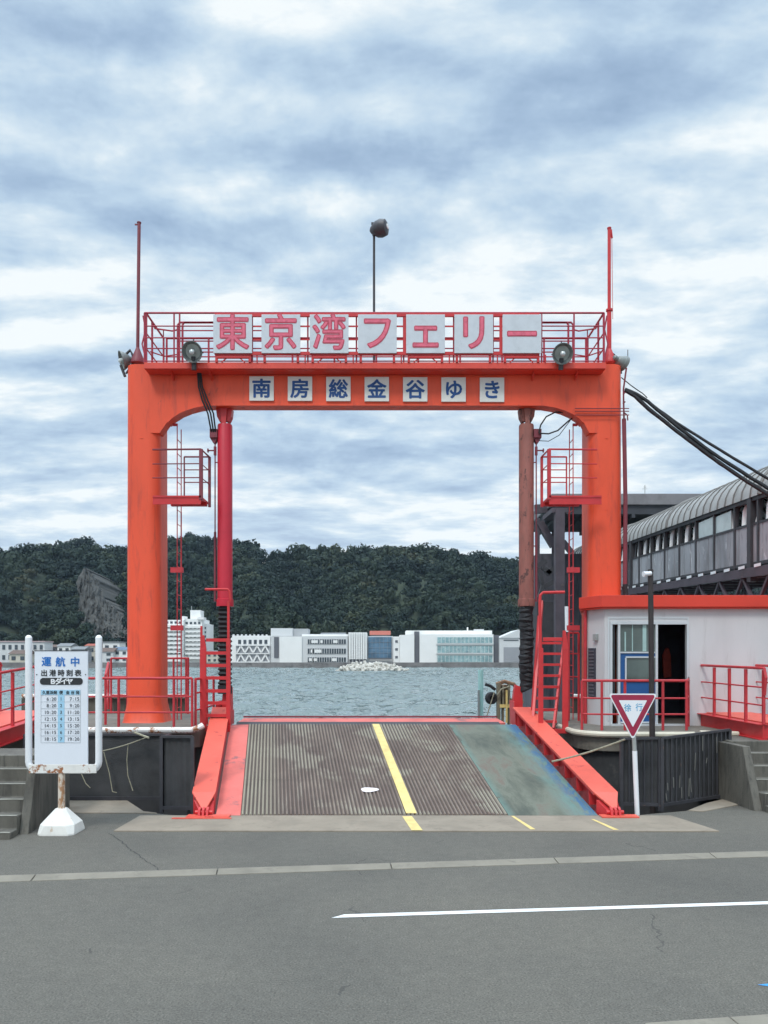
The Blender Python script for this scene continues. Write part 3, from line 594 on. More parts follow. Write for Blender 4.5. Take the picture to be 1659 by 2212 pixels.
# ------------------------------------------------------------------ ramp
SK = -.145; SL = .263
def RP(a, Y, h=0): return Vector((a+SK*(Y-11.6), Y, SL*(Y-11.6)+h))
rp = thing('vehicle_ramp', (.3, 11.6, 0), 'tilted steel ferry loading ramp with ridged brown deck and red side girders', 'ramp')
def strip(a0, a1, m, name, th=.06, y0=11.62, y1=15.55, h=.02):
    mb = MB(); b = [RP(a0, y0, h-th), RP(a1, y0, h-th), RP(a1, y1, h-th), RP(a0, y1, h-th)]; t = [RP(a0, y0, h), RP(a1, y0, h), RP(a1, y1, h), RP(a0, y1, h)]
    mb.hexa(b, t); return mb.build(name, m, rp)
def deckmat(name, kind):
    m = bpy.data.materials.new(name); m.use_nodes = True; t = m.node_tree; b = t.nodes['Principled BSDF']; b.inputs['Roughness'].default_value = .7
    o = t.nodes.new('ShaderNodeTexCoord').outputs['Object']; sp = t.nodes.new('ShaderNodeSeparateXYZ'); t.links.new(o, sp.inputs[0])
    a = mth('ADD', mth('ADD', sp.outputs[0], .3, t=t), mth('MULTIPLY', sp.outputs[1], .145, t=t), t=t)     # lateral position on the deck
    cb = t.nodes.new('ShaderNodeCombineXYZ'); t.links.new(a, cb.inputs[0]); t.links.new(sp.outputs[1], cb.inputs[1]); v = cb.outputs[0]
    def mix(f, c1, c2):
        mx = t.nodes.new('ShaderNodeMixRGB'); t.links.new(f, mx.inputs[0])
        for i, c in ((1, c1), (2, c2)):
            if isinstance(c, tuple): mx.inputs[i].default_value = (*c, 1)
            else: t.links.new(c, mx.inputs[i])
        return mx.outputs[0]
    def thr(f, lo, hi):
        mr = t.nodes.new('ShaderNodeMapRange'); t.links.new(f, mr.inputs[0]); mr.inputs[1].default_value = lo; mr.inputs[2].default_value = hi; return mr.outputs[0]
    if kind == 'ridge':
        n_ = nz(1.1, 6, .65, .3, (2, 0, 0), t, v, (1, .6, 1)); c = ramp(t, n_, [(.32, (.125, .088, .074)), (.5, (.175, .132, .108)), (.68, (.25, .20, .16))])
        st = nz(5, 5, .7, 0, (0, 0, 0), t, v, (1, .12, 1)); c = mix(thr(st, .54, .72), c, (.30, .27, .22))
        pt = nz(.9, 4, .5, .3, (7.4, 3.1, 0), t, v, (1, 1.2, 1)); c = mix(mth('MULTIPLY', thr(pt, .53, .60), .75, t=t), c, (.30, .275, .215))
        c = mix(mth('MULTIPLY', thr(a, -1.5, -1.75), .7, t=t), c, (.29, .265, .20))
    else:
        n_ = nz(1.6, 7, .7, .5, (4, 0, 0), t, v, (1.2, .5, 1)); c = ramp(t, n_, [(.34, (.070, .082, .066)), (.46, (.115, .126, .098)), (.54, (.145, .160, .125)), (.64, (.150, .118, .095))])
        n2_ = nz(3.2, 6, .7, .4, (1, 5, 0), t, v, (1.4, .45, 1))
        e1 = mth('MULTIPLY', thr(a, 2.72, 3.0), thr(n2_, .34, .56), t=t)
        c = mix(mth('MULTIPLY', e1, .6, t=t), c, (.11, .25, .24))
        e2 = mth('MULTIPLY', thr(a, 2.98, 3.14), thr(nz(4, 6, .7, .4, (3, 1, 0), t, v, (1.2, .5, 1)), .42, .54), t=t)
        c = mix(e2, c, (.045, .13, .25))
        e3 = mth('MULTIPLY', thr(a, 2.02, 1.88), mth('GREATER_THAN', n2_, .44, t=t), t=t); c = mix(mth('MULTIPLY', e3, .7, t=t), c, (.12, .22, .195))
    t.links.new(c, b.inputs['Base Color'])
    f = nz(40, 4, .6, 0, (0, 0, 0), t, o); bn = t.nodes.new('ShaderNodeBump'); bn.inputs['Strength'].default_value = .4; bn.inputs['Distance'].default_value = .01
    t.links.new(f, bn.inputs['Height']); t.links.new(bn.outputs[0], b.inputs['Normal']); return m
RIDGE = deckmat('ridged_steel_deck', 'ridge'); GREEN = deckmat('worn_green_deck', 'green')
DK0, DKR, DK1 = -2.17, 1.89, 3.24
strip(-2.54, DK0, PINK, 'edge_strip')
strip(DK0, DKR, mat('brown_steel_plate', (.075, .055, .048), .75, var=.3, vs=2), 'deck_plate', h=.012)
strip(DKR, DK1, GREEN, 'green_deck')
mb = MB(); nR = 66; pitch = (DKR-DK0)/nR
for i in range(nR):
    a = DK0+pitch*(i+.5)
    for (y0, y1) in ((11.64, 12.86), (12.872, 14.1), (14.112, 15.55)):
        if i % 2 == 0 and rng.random() < .0: continue
        wq = pitch*.33; hq = .013
        mb.hexa([RP(a-wq, y0, hq), RP(a+wq, y0, hq), RP(a+wq, y1, hq), RP(a-wq, y1, hq)], [RP(a-wq*.5, y0, .034), RP(a+wq*.5, y0, .034), RP(a+wq*.5, y1, .034), RP(a-wq*.5, y1, .034)])
mb.build('ridged_deck', RIDGE, rp)
mb = MB()
mb.hexa([RP(.345, 11.66, .03), RP(.505, 11.66, .03), RP(.475, 15.54, .03), RP(.335, 15.54, .03)], [RP(.345, 11.66, .037), RP(.505, 11.66, .037), RP(.475, 15.54, .037), RP(.335, 15.54, .037)])
mb.build('yellow_centre_line', YEL, rp)
Yo = 12.25; cO = RP(XU(798, 12.47)-SK*(12.47-11.6), 12.47, .039)
mb = MB(); ob = []
for k in range(24):
    t_ = 2*math.pi*k/24; rr = 1+.1*math.sin(3*t_+1); ob.append(Vector((cO.x+.145*rr*math.cos(t_), cO.y+.085*rr*math.sin(t_), cO.z+SL*.085*rr*math.sin(t_))))
mb.add(ob, [list(range(24))]); mb.build('white_paint_patch', mat('patch_white', (.74, .68, .68), .7, var=.1, vs=10, rust=(.6, .2, .2), rs=8, ra=.6), rp)
# far lip beam and underside
mb = MB(); mb.hexa([RP(-2.42, 15.56, -.12), RP(2.95, 15.56, -.12), RP(2.95, 15.75, -.12), RP(-2.42, 15.75, -.12)], [RP(-2.42, 15.56, .006), RP(2.95, 15.56, .006), RP(2.95, 15.75, .006), RP(-2.42, 15.75, .006)]); mb.build('end_beam', DARK, rp)
mb = MB(); Yl = 16.1; zl = ZV(1561, Yl); x0_, x1_ = XU(511, Yl), XU(1092, Yl)
mb.hexa([(x0_-.02, Yl, zl-.12), (x1_, Yl, zl-.12), (x1_-.1, Yl+.5, zl-.16), (x0_+.06, Yl+.5, zl-.16)], [(x0_, Yl, zl), (x1_, Yl, zl), (x1_-.1, Yl+.5, zl+.055), (x0_+.06, Yl+.5, zl+.055)])
mb.build('hinged_flap', PINK, rp, bevel=.01)
MB().beam([(x0_+.05, Yl+.52, zl+.085), (x1_-.1, Yl+.52, zl+.085)], .03, .035).build('flap_edge', MAROON, rp)
# side girders
def girder(ai, ao, side):
    mb = MB(); y1 = 15.82; h0 = .285
    def G(a, Y, h): return RP(a, Y, h)
    yk = 11.82; yt = 11.56
    am = (ai+ao)/2; tw = .035
    lo, hi = (ao, ai) if side < 0 else (ai, ao)
    # top plate with pointed near end
    top = [G(lo, yk, h0), G(hi, yk, h0), G(hi, y1, h0), G(lo, y1, h0)]; bot = [p-Vector((0, 0, .025)) for p in top]; mb.hexa(bot, top)
    tip = [Vector((am-tw+.03, yt, .15)), Vector((am+tw+.03, yt, .15))]
    mb.add([top[0], top[1], tip[1], tip[0], bot[0], bot[1], tip[1]-Vector((0,0,.025)), tip[0]-Vector((0,0,.025))], [(0,1,2,3),(7,6,5,4),(0,3,7,4),(1,5,6,2),(3,2,6,7)])
    o1 = mb.build('girder_top', SALMON, rp)
    mb = MB()
    inn = .02 if side < 0 else -.02
    # web: inner and outer
    for a, off in ((ai, inn*-1 if side < 0 else -inn), (ao, 0)):
        pass
    ina = ai - (.02 if side < 0 else -.02); oua = ao + (.03 if side < 0 else -.03)
    if side < 0:   # closed box web
        for a in (ina, oua):
            mb.hexa([G(a-.008, yk-.05, -.35), G(a+.008, yk-.05, -.35), G(a+.008, y1, -.5), G(a-.008, y1, -.5)], [G(a-.008, yk-.05, h0-.03), G(a+.008, yk-.05, h0-.03), G(a+.008, y1, h0-.026), G(a-.008, y1, h0-.026)])
    else:
        wa = ai+.13
        mb.hexa([G(wa-.008, yk-.05, -.35), G(wa+.008, yk-.05, -.35), G(wa+.008, y1, -.5), G(wa-.008, y1, -.5)], [G(wa-.008, yk-.05, h0-.03), G(wa+.008, yk-.05, h0-.03), G(wa+.008, y1, h0-.026), G(wa-.008, y1, h0-.026)])
        for k in range(8):
            Yk = 12.02+k*.50
            mb.hexa([G(ai+.015, Yk, .0), G(wa-.01, Yk, .0), G(wa-.01, Yk+.014, .0), G(ai+.015, Yk+.014, .0)], [G(ai+.005, Yk, h0-.027), G(wa-.01, Yk, h0-.027), G(wa-.01, Yk+.014, h0-.027), G(ai+.005, Yk+.014, h0-.027)])
        mb.hexa([G(ai+.0, yk, h0-.05), G(ai+.012, yk, h0-.05), G(ai+.012, y1, h0-.05), G(ai, y1, h0-.05)], [G(ai, yk, h0-.026), G(ai+.012, yk, h0-.026), G(ai+.012, y1, h0-.026), G(ai, y1, h0-.026)])
    lo2, hi2 = min(ina, oua), max(ina, oua)
    mb.add([(am-.13, yt+.05, -.02), (am+.16, yt+.05, -.02), G(hi2, yk-.05, -.06), G(lo2, yk-.05, -.06), (am-.03, yt+.02, .06), (am+.07, yt+.02, .06), G(hi2, yk-.05, h0-.10), G(lo2, yk-.05, h0-.10)], [(0,3,2,1),(4,5,6,7),(0,1,5,4),(1,2,6,5),(2,3,7,6),(3,0,4,7)])
    mb.build('girder_web', RED, rp)
    # hinge with three lugs
    mb = MB()
    for k in (-1, 0, 1): mb.prismX([(yt-.09, .02), (yt+.1, .02), (yt+.07, .13), (yt, .165), (yt-.05, .13)], am+.03+k*.06-.017, am+.03+k*.06+.017)
    mb.tube([(am-.10, yt, .085), (am+.16, yt, .085)], .03, 10)
    mb.build('hinge', RED, rp)
    # lug up to the cylinder
    mb = MB(); yy = 15.8
    p = G((lo+hi)/2, yy, 0)
    mb.box(p.x-.13, p.x+.13, yy+.03, 16.5, 1.0, 1.30); mb.prismY([(p.x-.11, 1.30), (p.x+.11, 1.30), (p.x+.10, 1.78), (p.x-.04, 1.84), (p.x-.07, 1.7)], 16.30, 16.5)
    mb.box(p.x-.14, p.x-.12, 15.9, 16.5, 1.30, 1.5)
    mb.build('cylinder_lug', RED, rp)
girder(-2.56, -2.92, -1); girder(3.26, 3.63, 1)
mb = MB(); mb.box(XU(402, 11.45), XU(495, 11.45), 11.42, 11.60, .024, .045); mb.box(XU(372, 11.4), XU(500, 11.4), 11.36, 11.42, .024, .034)
mb.build('base_plate', SALMON, rp)
MB().box(XU(1300, 11.45), XU(1380, 11.45), 11.42, 11.60, .024, .045).build('base_plate', SALMON, rp)
mb = MB(); pr = RP(-2.95, 12.4, .05); mb.tube([pr+Vector((0.02, 0, .05)), pr+Vector((-.06, 0, .02)), pr+Vector((-.06, 0, -.10)), pr+Vector((0.02, 0, -.12))], .02, 6); mb.build('rope_eye', RED, rp)
# ------------------------------------------------------------------ hydraulic cylinders
def cylinder(u, side):
    Yc = 16.35; x = XU(u, Yc); z1, z0 = ZV(918, Yc), ZV(1310, Yc)
    lab = ('smooth red hydraulic cylinder with black bellows hanging at the left of the opening' if side < 0 else
           'rusty brown hydraulic cylinder with black bellows hanging at the right of the opening')
    t = thing('hydraulic_cylinder', (x, Yc, 1.8), lab, 'hydraulic cylinder', 'hydraulic lifting cylinders under the crossbeam')
    r = .158; M = mat('cylinder_red', (.56, .022, .045), .42, var=.12, vs=2, rust=(.2, .04, .04), rs=7, ra=.7, bump=.05) if side < 0 else RUSTRED
    mb = MB().tube([(x, Yc, z0), (x, Yc, z0+.01), (x, Yc, z0+.15), (x, Yc, z0+.16), (x, Yc, z1-.03), (x, Yc, z1)], [r+.02, r+.022, r+.02, r, r, r-.01], 28)
    mb.build('barrel', M, t, smooth=True)
    mb = MB()
    for s_ in (-1, 1):
        mb.prismY([(x+s_*.05, 7.684), (x+s_*.17, 7.684), (x+s_*.15, 7.52), (x+s_*.10, 7.42), (x+s_*.05, 7.42)], Yc-.1, Yc+.1)
    mb.prismY([(x-.07, 7.684), (x+.07, 7.684), (x+.045, 7.36), (x-.045, 7.36)], Yc-.15, Yc-.11)
    mb.tube([(x-.1, Yc, 7.46), (x+.1, Yc, 7.46)], .035, 8)
    mb.build('top_bracket', RED if side < 0 else RUSTRED, t)
    mb = MB(); zb_ = ZV(1480 if side < 0 else 1490, Yc); nb = 17 if side < 0 else 15; pts = []; rr = []
    for k in range(nb*4+1):
        q = k/(nb*4); pts.append((x+(.0 if side < 0 else .012*math.sin(k*1.7)), Yc, z0-.002-(z0-zb_)*q)); rr.append(.112+.022*(1-math.cos(k*math.pi/2)) if side < 0 else .142+.016*math.cos(k*1.9)+.008*math.sin(k*.9))
    mb.tube(pts, rr, 20); mb.tube([(x, Yc, zb_), (x, Yc, zb_-.18)], .15, 16) if side < 0 else None
    mb.build('bellows', BLACK, t)
    sd = -1 if side < 0 else 1
    mb = MB(); jx = x+sd*.22; jz = ZV(938, Yc)
    mb.box(jx-.08, jx+.08, Yc-.12, Yc+.1, jz-.1, jz+.08); mb.prismY([(jx-.08, jz-.102), (jx+.08, jz-.102), (jx+.02, jz-.2), (jx-.02, jz-.2)], Yc-.08, Yc+.06)
    mb.box(min(jx, x), max(jx, x), Yc-.04, Yc+.04, jz+.02, jz+.09)
    mb.build('junction_box', MAROON, t)
    mb = MB(); px = x+sd*.20; mb.tube([(px, Yc-.05, jz-.15), (px, Yc-.05, jz-.3), (px, Yc-.05, ZV(1300, Yc))], .014, 6)
    mb.tube([(px, Yc-.05, ZV(1150, Yc)), (px, Yc-.05, ZV(1300, Yc))], .026, 6)
    mb.tube([(px, Yc-.05, jz-.28), (px, Yc-.05, jz-.46)], .03, 8); mb.tube([(px, Yc-.05, jz-.36), (px+sd*.14, Yc-.05, jz-.36)], .016, 6); mb.tube([(px+sd*.14, Yc-.05, jz-.36), (px+sd*.16, Yc-.05, jz-.36)], .045, 8)
    for v in (1000, 1180): mb.tube([(px, Yc-.05, ZV(v, Yc)), (x, Yc, ZV(v, Yc))], .012, 6)
    mb.build('valve_pipe', MAROON, t)
    mb = MB()
    if side < 0:
        for k in range(3):
            mb.tube([P(427+k*3, 800, 15.98), P(429+k*4, 835, 16.0), P(437+k*6, 865, 16.0), P(449+k*6, 893, 16.1), P(455+k*5, 925, 16.2), P(459+k*3, 945, 16.3)], .017, 7)
    else:
        mb.tube([P(1164, 935, 16.2), P(1168, 918, 16.2), P(1180, 900, 16.2), P(1200, 890, 16.2), P(1238, 893, 16.3)], .016, 7)
        mb.tube([P(1164, 936, 16.2), P(1185, 937, 16.2), P(1205, 930, 16.2), P(1225, 912, 16.2), P(1240, 900, 16.3)], .016, 7)
        mb.tube([P(1164, 952, 16.2), P(1185, 953, 16.2), P(1208, 940, 16.2), P(1232, 908, 16.3)], .008, 7)
    mb.build('hose', BLACK, t, smooth=True)
cylinder(486, -1); cylinder(1137, 1)
# ------------------------------------------------------------------ ladders by the girders
Yl = 15.15
t = thing('access_ladder', tuple(P(464, 1575, Yl)), 'red steel ladder with flat rungs standing left of the ramp', 'ladder', 'red ladders beside the ramp')
mb = MB()
xa, xb = XU(439, Yl), XU(494, Yl)
mb.box(xa-.06, xa+.06, Yl-.03, Yl+.03, ZV(1575, Yl), ZV(1400, Yl)); mb.box(xa-.06, xa-.02, Yl, Yl+.04, ZV(1400, Yl), ZV(1352, Yl)); mb.prismY([(xa-.02, ZV(1400, Yl)), (xa+.06, ZV(1400, Yl)), (xa+.02, ZV(1372, Yl)), (xa-.02, ZV(1372, Yl))], Yl-.02, Yl+.02)
mb.box(xb-.045, xb+.035, Yl-.03, Yl+.03, ZV(1575, Yl), ZV(1380, Yl)); mb.box(xb-.028, xb+.02, Yl-.02, Yl+.02, ZV(1380, Yl), ZV(1300, Yl))
mb.tube([P(498, 1300, Yl), P(496, 1278, Yl), P(492, 1273, Yl), P(443, 1273, Yl)], .026, 8)
mb.build('side_rail', RED, t, bevel=.004)
for v in (1383, 1411, 1438, 1465, 1493, 1519, 1546):
    MB().box(xa+.06, xb-.045, Yl-.02, Yl+.06, ZV(v+3, Yl), ZV(v-4, Yl)).build('rung', RED, t)
MB().box(xa-.06, xb+.035, Yl-.06, Yl-.031, ZV(1580, Yl), ZV(1567, Yl)).build('foot_plate', RED, t)
t = thing('access_ladder', tuple(P(1190, 1585, 14.9)), 'red steel frame with sloping rung ladder behind it right of the ramp', 'ladder', 'red ladders beside the ramp')
Yl = 14.9; xa, xb = XU(1168, Yl), XU(1221.5, Yl)
mb = MB()
mb.box(xa-.045, xa+.045, Yl-.03, Yl+.03, ZV(1582, Yl), ZV(1400, Yl)); mb.box(xb-.06, xb+.05, Yl-.03, Yl+.03, ZV(1582, Yl), ZV(1400, Yl))
mb.prismY([(xb-.06, ZV(1400, Yl)), (xb+.05, ZV(1400, Yl)), (xb+.0, ZV(1362, Yl)), (xb-.05, ZV(1362, Yl))], Yl-.03, Yl+.03)
mb.tube([(xa, Yl, ZV(1400, Yl)), P(1166, 1300, Yl), P(1167, 1286, Yl), P(1173, 1280, Yl), P(1220, 1279, Yl)], .03, 8)
mb.box(xa-.045, xb+.05, Yl-.05, Yl-.031, ZV(1584, Yl), ZV(1574, Yl))
mb.box(xa+.045, xb-.06, Yl-.02, Yl+.02, ZV(1385, Yl), ZV(1377, Yl))
mb.build('front_frame', RED, t, bevel=.004)
mb = MB()   # sloping strings: seen from ahead they run from upper right to lower left
la, lb = P(1171, 1300, 16.6), P(1150, 1578, 15.2); ra, rb = P(1220, 1385, 16.6), P(1196, 1575, 15.2)
mb.beam([la, lb], .05, .12); mb.beam([P(1218, 1390, 16.2), rb], .04, .12); mb.beam([P(1163, 1330, 16.0), P(1147, 1560, 15.6)], .03, .05)
mb.build('string', RED, t)
for k in range(8):
    q = .34+k*.085; MB().beam([la.lerp(lb, q), Vector((la.lerp(lb, q).x+.46, la.lerp(lb, q).y, la.lerp(lb, q).z))], .12, .05).build('rung', RED, t)
# ------------------------------------------------------------------ piers (platforms)
PZ = 1.05
def pier(poly, name, label):
    t = thing('concrete_pier', (sum(p[0] for p in poly)/len(poly), sum(p[1] for p in poly)/len(poly), -2.4), label, 'pier', 'concrete piers carrying the gantry')
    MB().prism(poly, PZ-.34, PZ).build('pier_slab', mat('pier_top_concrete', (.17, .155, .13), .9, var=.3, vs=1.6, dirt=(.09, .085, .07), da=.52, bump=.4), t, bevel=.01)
    cx = sum(p[0] for p in poly)/len(poly); cy = sum(p[1] for p in poly)/len(poly)
    MB().prism([(cx+(x-cx)*.93, cy+(y-cy)*.93) for x, y in poly], -4.4, PZ-.341).build('pier_base', mat('near_black_concrete', (.045, .047, .05), .8, var=.4, vs=1.5, dirt=(.09, .09, .085), da=.6), t)  # part below the slab coloured near black
    return t
arcc = lambda cx, cy, r, a0, a1, n=7: [(cx+r*math.cos(R(a0+(a1-a0)*k/n)), cy+r*math.sin(R(a0+(a1-a0)*k/n))) for k in range(n+1)]
pl = pier([(-9, 14.45), (-3.62, 14.45), (-3.50, 14.6), (-3.55, 16.6), (-4.25, 17.6), (-4.3, 19.5), (-9, 19.5)], 'l', 'grey concrete pier with rusty edge pipe under the left pillar')
prr = pier(arcc(4.2, 14.5, .58, 180, 270)+[(9.5, 13.92), (9.5, 19.5), (3.62, 19.5)], 'r', 'grey concrete pier with rounded corner and white edge pipe under the hut')
MB().tube([(-6.5, 14.40, PZ+.0), (-3.62, 14.40, PZ+.0), (-3.50, 14.44, PZ+.03), (-3.42, 14.5, PZ+.08)], .06, 10).build('edge_pipe', WHITERUST, pl, smooth=True)
MB().tube([(3.55, 15.6, PZ-.03), (3.56, 14.6, PZ-.03)]+[(x, y, PZ-.03) for x, y in arcc(4.2, 14.5, .64, 185, 268)]+[(5.6, 13.86, PZ-.03)], .055, 10).build('edge_pipe', CREAM, prr, smooth=True)
MB().tube([(5.7, 13.86, PZ-.0), (6.4, 13.88, PZ-.02)], .05, 10).build('edge_pipe', CREAM, prr, smooth=True)
# pier railings
def prail(label, pts, h=1.0, rails=(.35, .68), posts=None, name='pier_railing', grp='red railings round the piers', m=REDRAIL, r=.022):
    mb = MB(); rail_run(mb, pts, h, list(rails), r=r, post=r*1.15, posts=posts)
    return tag(mb.build(name, m, None, pts[0]), label, 'railing', grp)
prail('red pipe railing in front of the left pillar foot on the pier', [(-6.1, 14.62, PZ), (-5.05, 14.62, PZ), (-4.0, 14.62, PZ), (-3.66, 14.65, PZ)], h=.97, rails=(.32, .62))
prail('red railing along the ramp side of the left pier', [(-3.62, 14.75, PZ), (-3.62, 15.7, PZ), (-3.66, 16.5, PZ)], h=.95)
prail('red railing at the back left of the left pillar, nearest the timetable', [(XU(240, 18.8), 18.8, PZ), (XU(275, 18.8), 18.8, PZ), (XU(318, 18.8), 18.8, PZ)], h=1.35, rails=(.45, .9))
prail('red railing behind the left pillar with close corner posts', [(XU(345, 18.8), 18.8, PZ), (XU(375, 18.8), 18.8, PZ), (XU(402, 18.8), 18.8, PZ), (XU(411, 18.8), 18.6, PZ)], h=1.35, rails=(.45, .9))
prail('short sloping red railing between timetable and left pillar', [(XU(228, 15.6), 15.6, PZ), (XU(234, 16.6), 16.6, PZ+.25)], h=1.0)
prail('red railing before the blue door of the white hut', [(XU(1257, 14.5), 14.5, PZ), (XU(1300, 14.4), 14.4, PZ), (XU(1350, 14.4), 14.4, PZ), (XU(1432, 14.4), 14.4, PZ), (XU(1483, 14.4), 14.4, PZ), (XU(1487, 15.2), 15.2, PZ)], h=.93, rails=(.3, .6))
prail('red railing behind the sloping ladder, left of the hut', [(XU(1228, 16.6), 16.6, PZ), (XU(1250, 16.6), 16.6, PZ)], h=1.9, rails=(.5, .95, 1.45))
# ------------------------------------------------------------------ hut
HX0, HYF, HX1, HYB = XU(1306, 15.4), 15.4, 9.6, 18.2; HZ0, HZ1 = PZ, 3.42
hut = thing('white_hut', (7, 16.8, PZ), 'white control hut with red flat roof and sliding blue door by the right pillar', 'hut')
OX0, OX1, OZ1 = XU(1318, 15.4), XU(1484, 15.4), ZV(1345, 15.4)
cxl, cyl = XU(1266, 15.95), 15.95
mb = MB(); th = .1
mb.box(HX0, OX0, HYF, HYF+th, HZ0, HZ1); mb.box(OX0, OX1, HYF, HYF+th, OZ1, HZ1); mb.box(OX1, HX1, HYF, HYF+th, HZ0, HZ1)
mb.prism([(cxl, cyl), (HX0-.001, HYF+.001), (HX0-.001, HYF+.14), (cxl+.1, cyl+.05)], HZ0, HZ1)
mb.prism([(cxl, cyl+.002), (cxl+.1, cyl+.052), (4.95, HYB-.101), (4.85, HYB-.101)], HZ0, HZ1)
mb.box(4.87, HX1, HYB-.1, HYB, HZ0, HZ1); mb.box(HX1-.1, HX1-.001, HYF+.101, HYB-.101, HZ0, HZ1)
mb.build('wall', HUTW, hut)
ov = .14
mb = MB().prism([(cxl-.16, cyl-.05), (HX0-.10, HYF-ov), (HX1+.1, HYF-ov), (HX1+.1, HYB+.1), (4.70, HYB+.1)], HZ1+.002, HZ1+.235)
mb.prism([(cxl-.13, cyl-.02), (HX0-.07, HYF-ov+.03), (HX1, HYF-ov+.03), (HX1, HYB), (4.75, HYB)], HZ1-.03, HZ1)
mb.build('roof', HUTRED, hut, bevel=.006)
mb = MB().box(4.98, HX1-.12, HYF+.12, HYB-.12, HZ0+.001, HZ0+.03); mb.build('floor', mat('hut_floor', (.10, .09, .08), .8), hut)
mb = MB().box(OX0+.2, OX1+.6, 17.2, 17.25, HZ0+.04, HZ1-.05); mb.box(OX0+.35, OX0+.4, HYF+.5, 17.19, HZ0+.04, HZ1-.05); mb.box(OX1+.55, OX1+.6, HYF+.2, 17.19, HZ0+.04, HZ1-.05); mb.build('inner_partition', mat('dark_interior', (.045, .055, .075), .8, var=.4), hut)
Yd = HYF+.03
fr = MB()
for u in (1319, 1336, 1417, 1484): fr.box(XU(u, Yd)-.022, XU(u, Yd)+.022, Yd-.05, Yd+.04, HZ0, OZ1)
fr.box(OX0, OX1, Yd-.055, Yd+.04, OZ1-.035, OZ1+.03); fr.box(OX0-.05, OX0-.02, HYF-.012, HYF-.002, HZ0+.1, OZ1+.08); fr.box(OX1+.0, OX1+.035, HYF-.012, HYF-.002, HZ0, OZ1+.08); fr.box(OX0-.05, OX1+.035, HYF-.012, HYF-.002, OZ1+.08, OZ1+.11)
fr.box(OX0, OX1, HYF-.06, HYF-.005, HZ0+.0, HZ0+.04)
fr.build('door_frame', ALU, hut)
dr = MB(); dx0, dx1 = XU(1338, Yd), XU(1415, Yd); zs = ZV(1411, Yd)
wz1, wz0 = ZV(1420, Yd), ZV(1472, Yd); wx0 = XU(1351, Yd)
dr.box(dx0, dx1, Yd-.01, Yd+.02, HZ0+.05, wz0); dr.box(dx0, wx0, Yd-.01, Yd+.02, wz0, zs); dr.box(wx0, dx1, Yd-.01, Yd+.02, wz1, zs)
door = dr.build('sliding_door', mat('blue_door_paint', (.012, .085, .26), .45, var=.1, bump=.05), hut)
fr = MB().box(dx0, dx1, Yd-.03, Yd-.012, zs, zs+.03)
fr.box(wx0, dx1, Yd-.03, Yd-.012, wz1-.01, wz1+.02); fr.box(wx0-.015, wx0+.015, Yd-.03, Yd-.012, wz0+.02, wz1-.01); fr.box(wx0-.015, dx1, Yd-.03, Yd-.012, wz0-.01, wz0+.02); fr.box(dx0, dx1, Yd-.03, Yd-.012, HZ0+.05, HZ0+.08)
fr.build('door_trim', ALU, door)
GLS = mat('hut_glass', (.10, .135, .125), .06, var=.3, vs=1.2, bump=0)
gm = MB().box(dx0, dx1, Yd, Yd+.008, zs+.03, OZ1-.036); gm.box(wx0+.016, dx1, Yd-.004, Yd+.004, wz0+.021, wz1-.011); gm.build('glass', GLS, door)
cu = MB(); cu.box(XU(1388, Yd), XU(1396, Yd), Yd-.006, Yd-.002, zs+.04, OZ1-.04); cu.box(XU(1365, Yd), XU(1367, Yd), Yd-.006, Yd-.002, zs+.04, OZ1-.04); cu.box(XU(1349, Yd), XU(1352, Yd), Yd-.006, Yd-.002, zs+.04, ZV(1365, Yd)); cu.build('glazing_bar', mat('pale_green_plastic', (.35, .52, .50), .4, bump=0), door)
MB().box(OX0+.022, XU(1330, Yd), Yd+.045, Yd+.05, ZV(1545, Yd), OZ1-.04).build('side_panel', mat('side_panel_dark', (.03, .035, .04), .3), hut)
# louvre and small box on the chamfered wall
cd_ = Vector((HX0-cxl, HYF-cyl, 0)).normalized(); cn = Vector((cd_.y, -cd_.x, 0)); cl = (Vector((HX0-cxl, HYF-cyl, 0))).length
def cham(t0, t1, z0, z1, o0, o1, mb):
    b = [Vector((cxl, cyl, 0))+cd_*cl*t0+cn*o0, Vector((cxl, cyl, 0))+cd_*cl*t1+cn*o0, Vector((cxl, cyl, 0))+cd_*cl*t1+cn*o1, Vector((cxl, cyl, 0))+cd_*cl*t0+cn*o1]
    mb.hexa([p+Vector((0, 0, z0)) for p in b], [p+Vector((0, 0, z1)) for p in b]); return mb
mb = cham(.18, .55, ZV(1505, 15.75), ZV(1400, 15.75), .003, .03, MB()); lv = mb.build('louvre', mat('dark_louvre', (.05, .05, .07), .6, var=.4, vs=12), hut)
mb = MB()
for k in range(14): cham(.2, .5, ZV(1503, 15.75)+k*.069, ZV(1503, 15.75)+k*.069+.03, .031, .045, mb)
mb.build('slat', mat('louvre_slat', (.12, .12, .14), .5), lv)
cham(.50, .68, ZV(1384, 15.7), ZV(1370, 15.7), .003, .06, MB()).build('wall_box', GREYM, hut)
MB().tube([(cxl-.03, cyl-.06, HZ0), (cxl-.03, cyl-.06, HZ1-.03)], .035, 8).build('downpipe', REDRAIL, hut)
MB().box(XU(1486, 15.39), XU(1489, 15.39), HYF-.02, HYF-.003, ZV(1475, 15.4), ZV(1462, 15.4)).build('door_handle', GREYM, hut)
lj = MB(); lp = P(1442, 1428, 16.3); lj.prismY([(lp.x-.10, lp.z+.12), (lp.x-.03, lp.z+.28), (lp.x+.04, lp.z+.27), (lp.x+.08, lp.z+.1), (lp.x+.09, lp.z-.34), (lp.x-.07, lp.z-.36)], 16.3, 16.38)
tag(lj.build('life_jacket', mat('orange_vest_cloth', (.22, .03, .02), .9, var=.3, vs=8), None, lp, bevel=.02), 'red life jacket hanging in the dark doorway of the hut', 'life jacket')
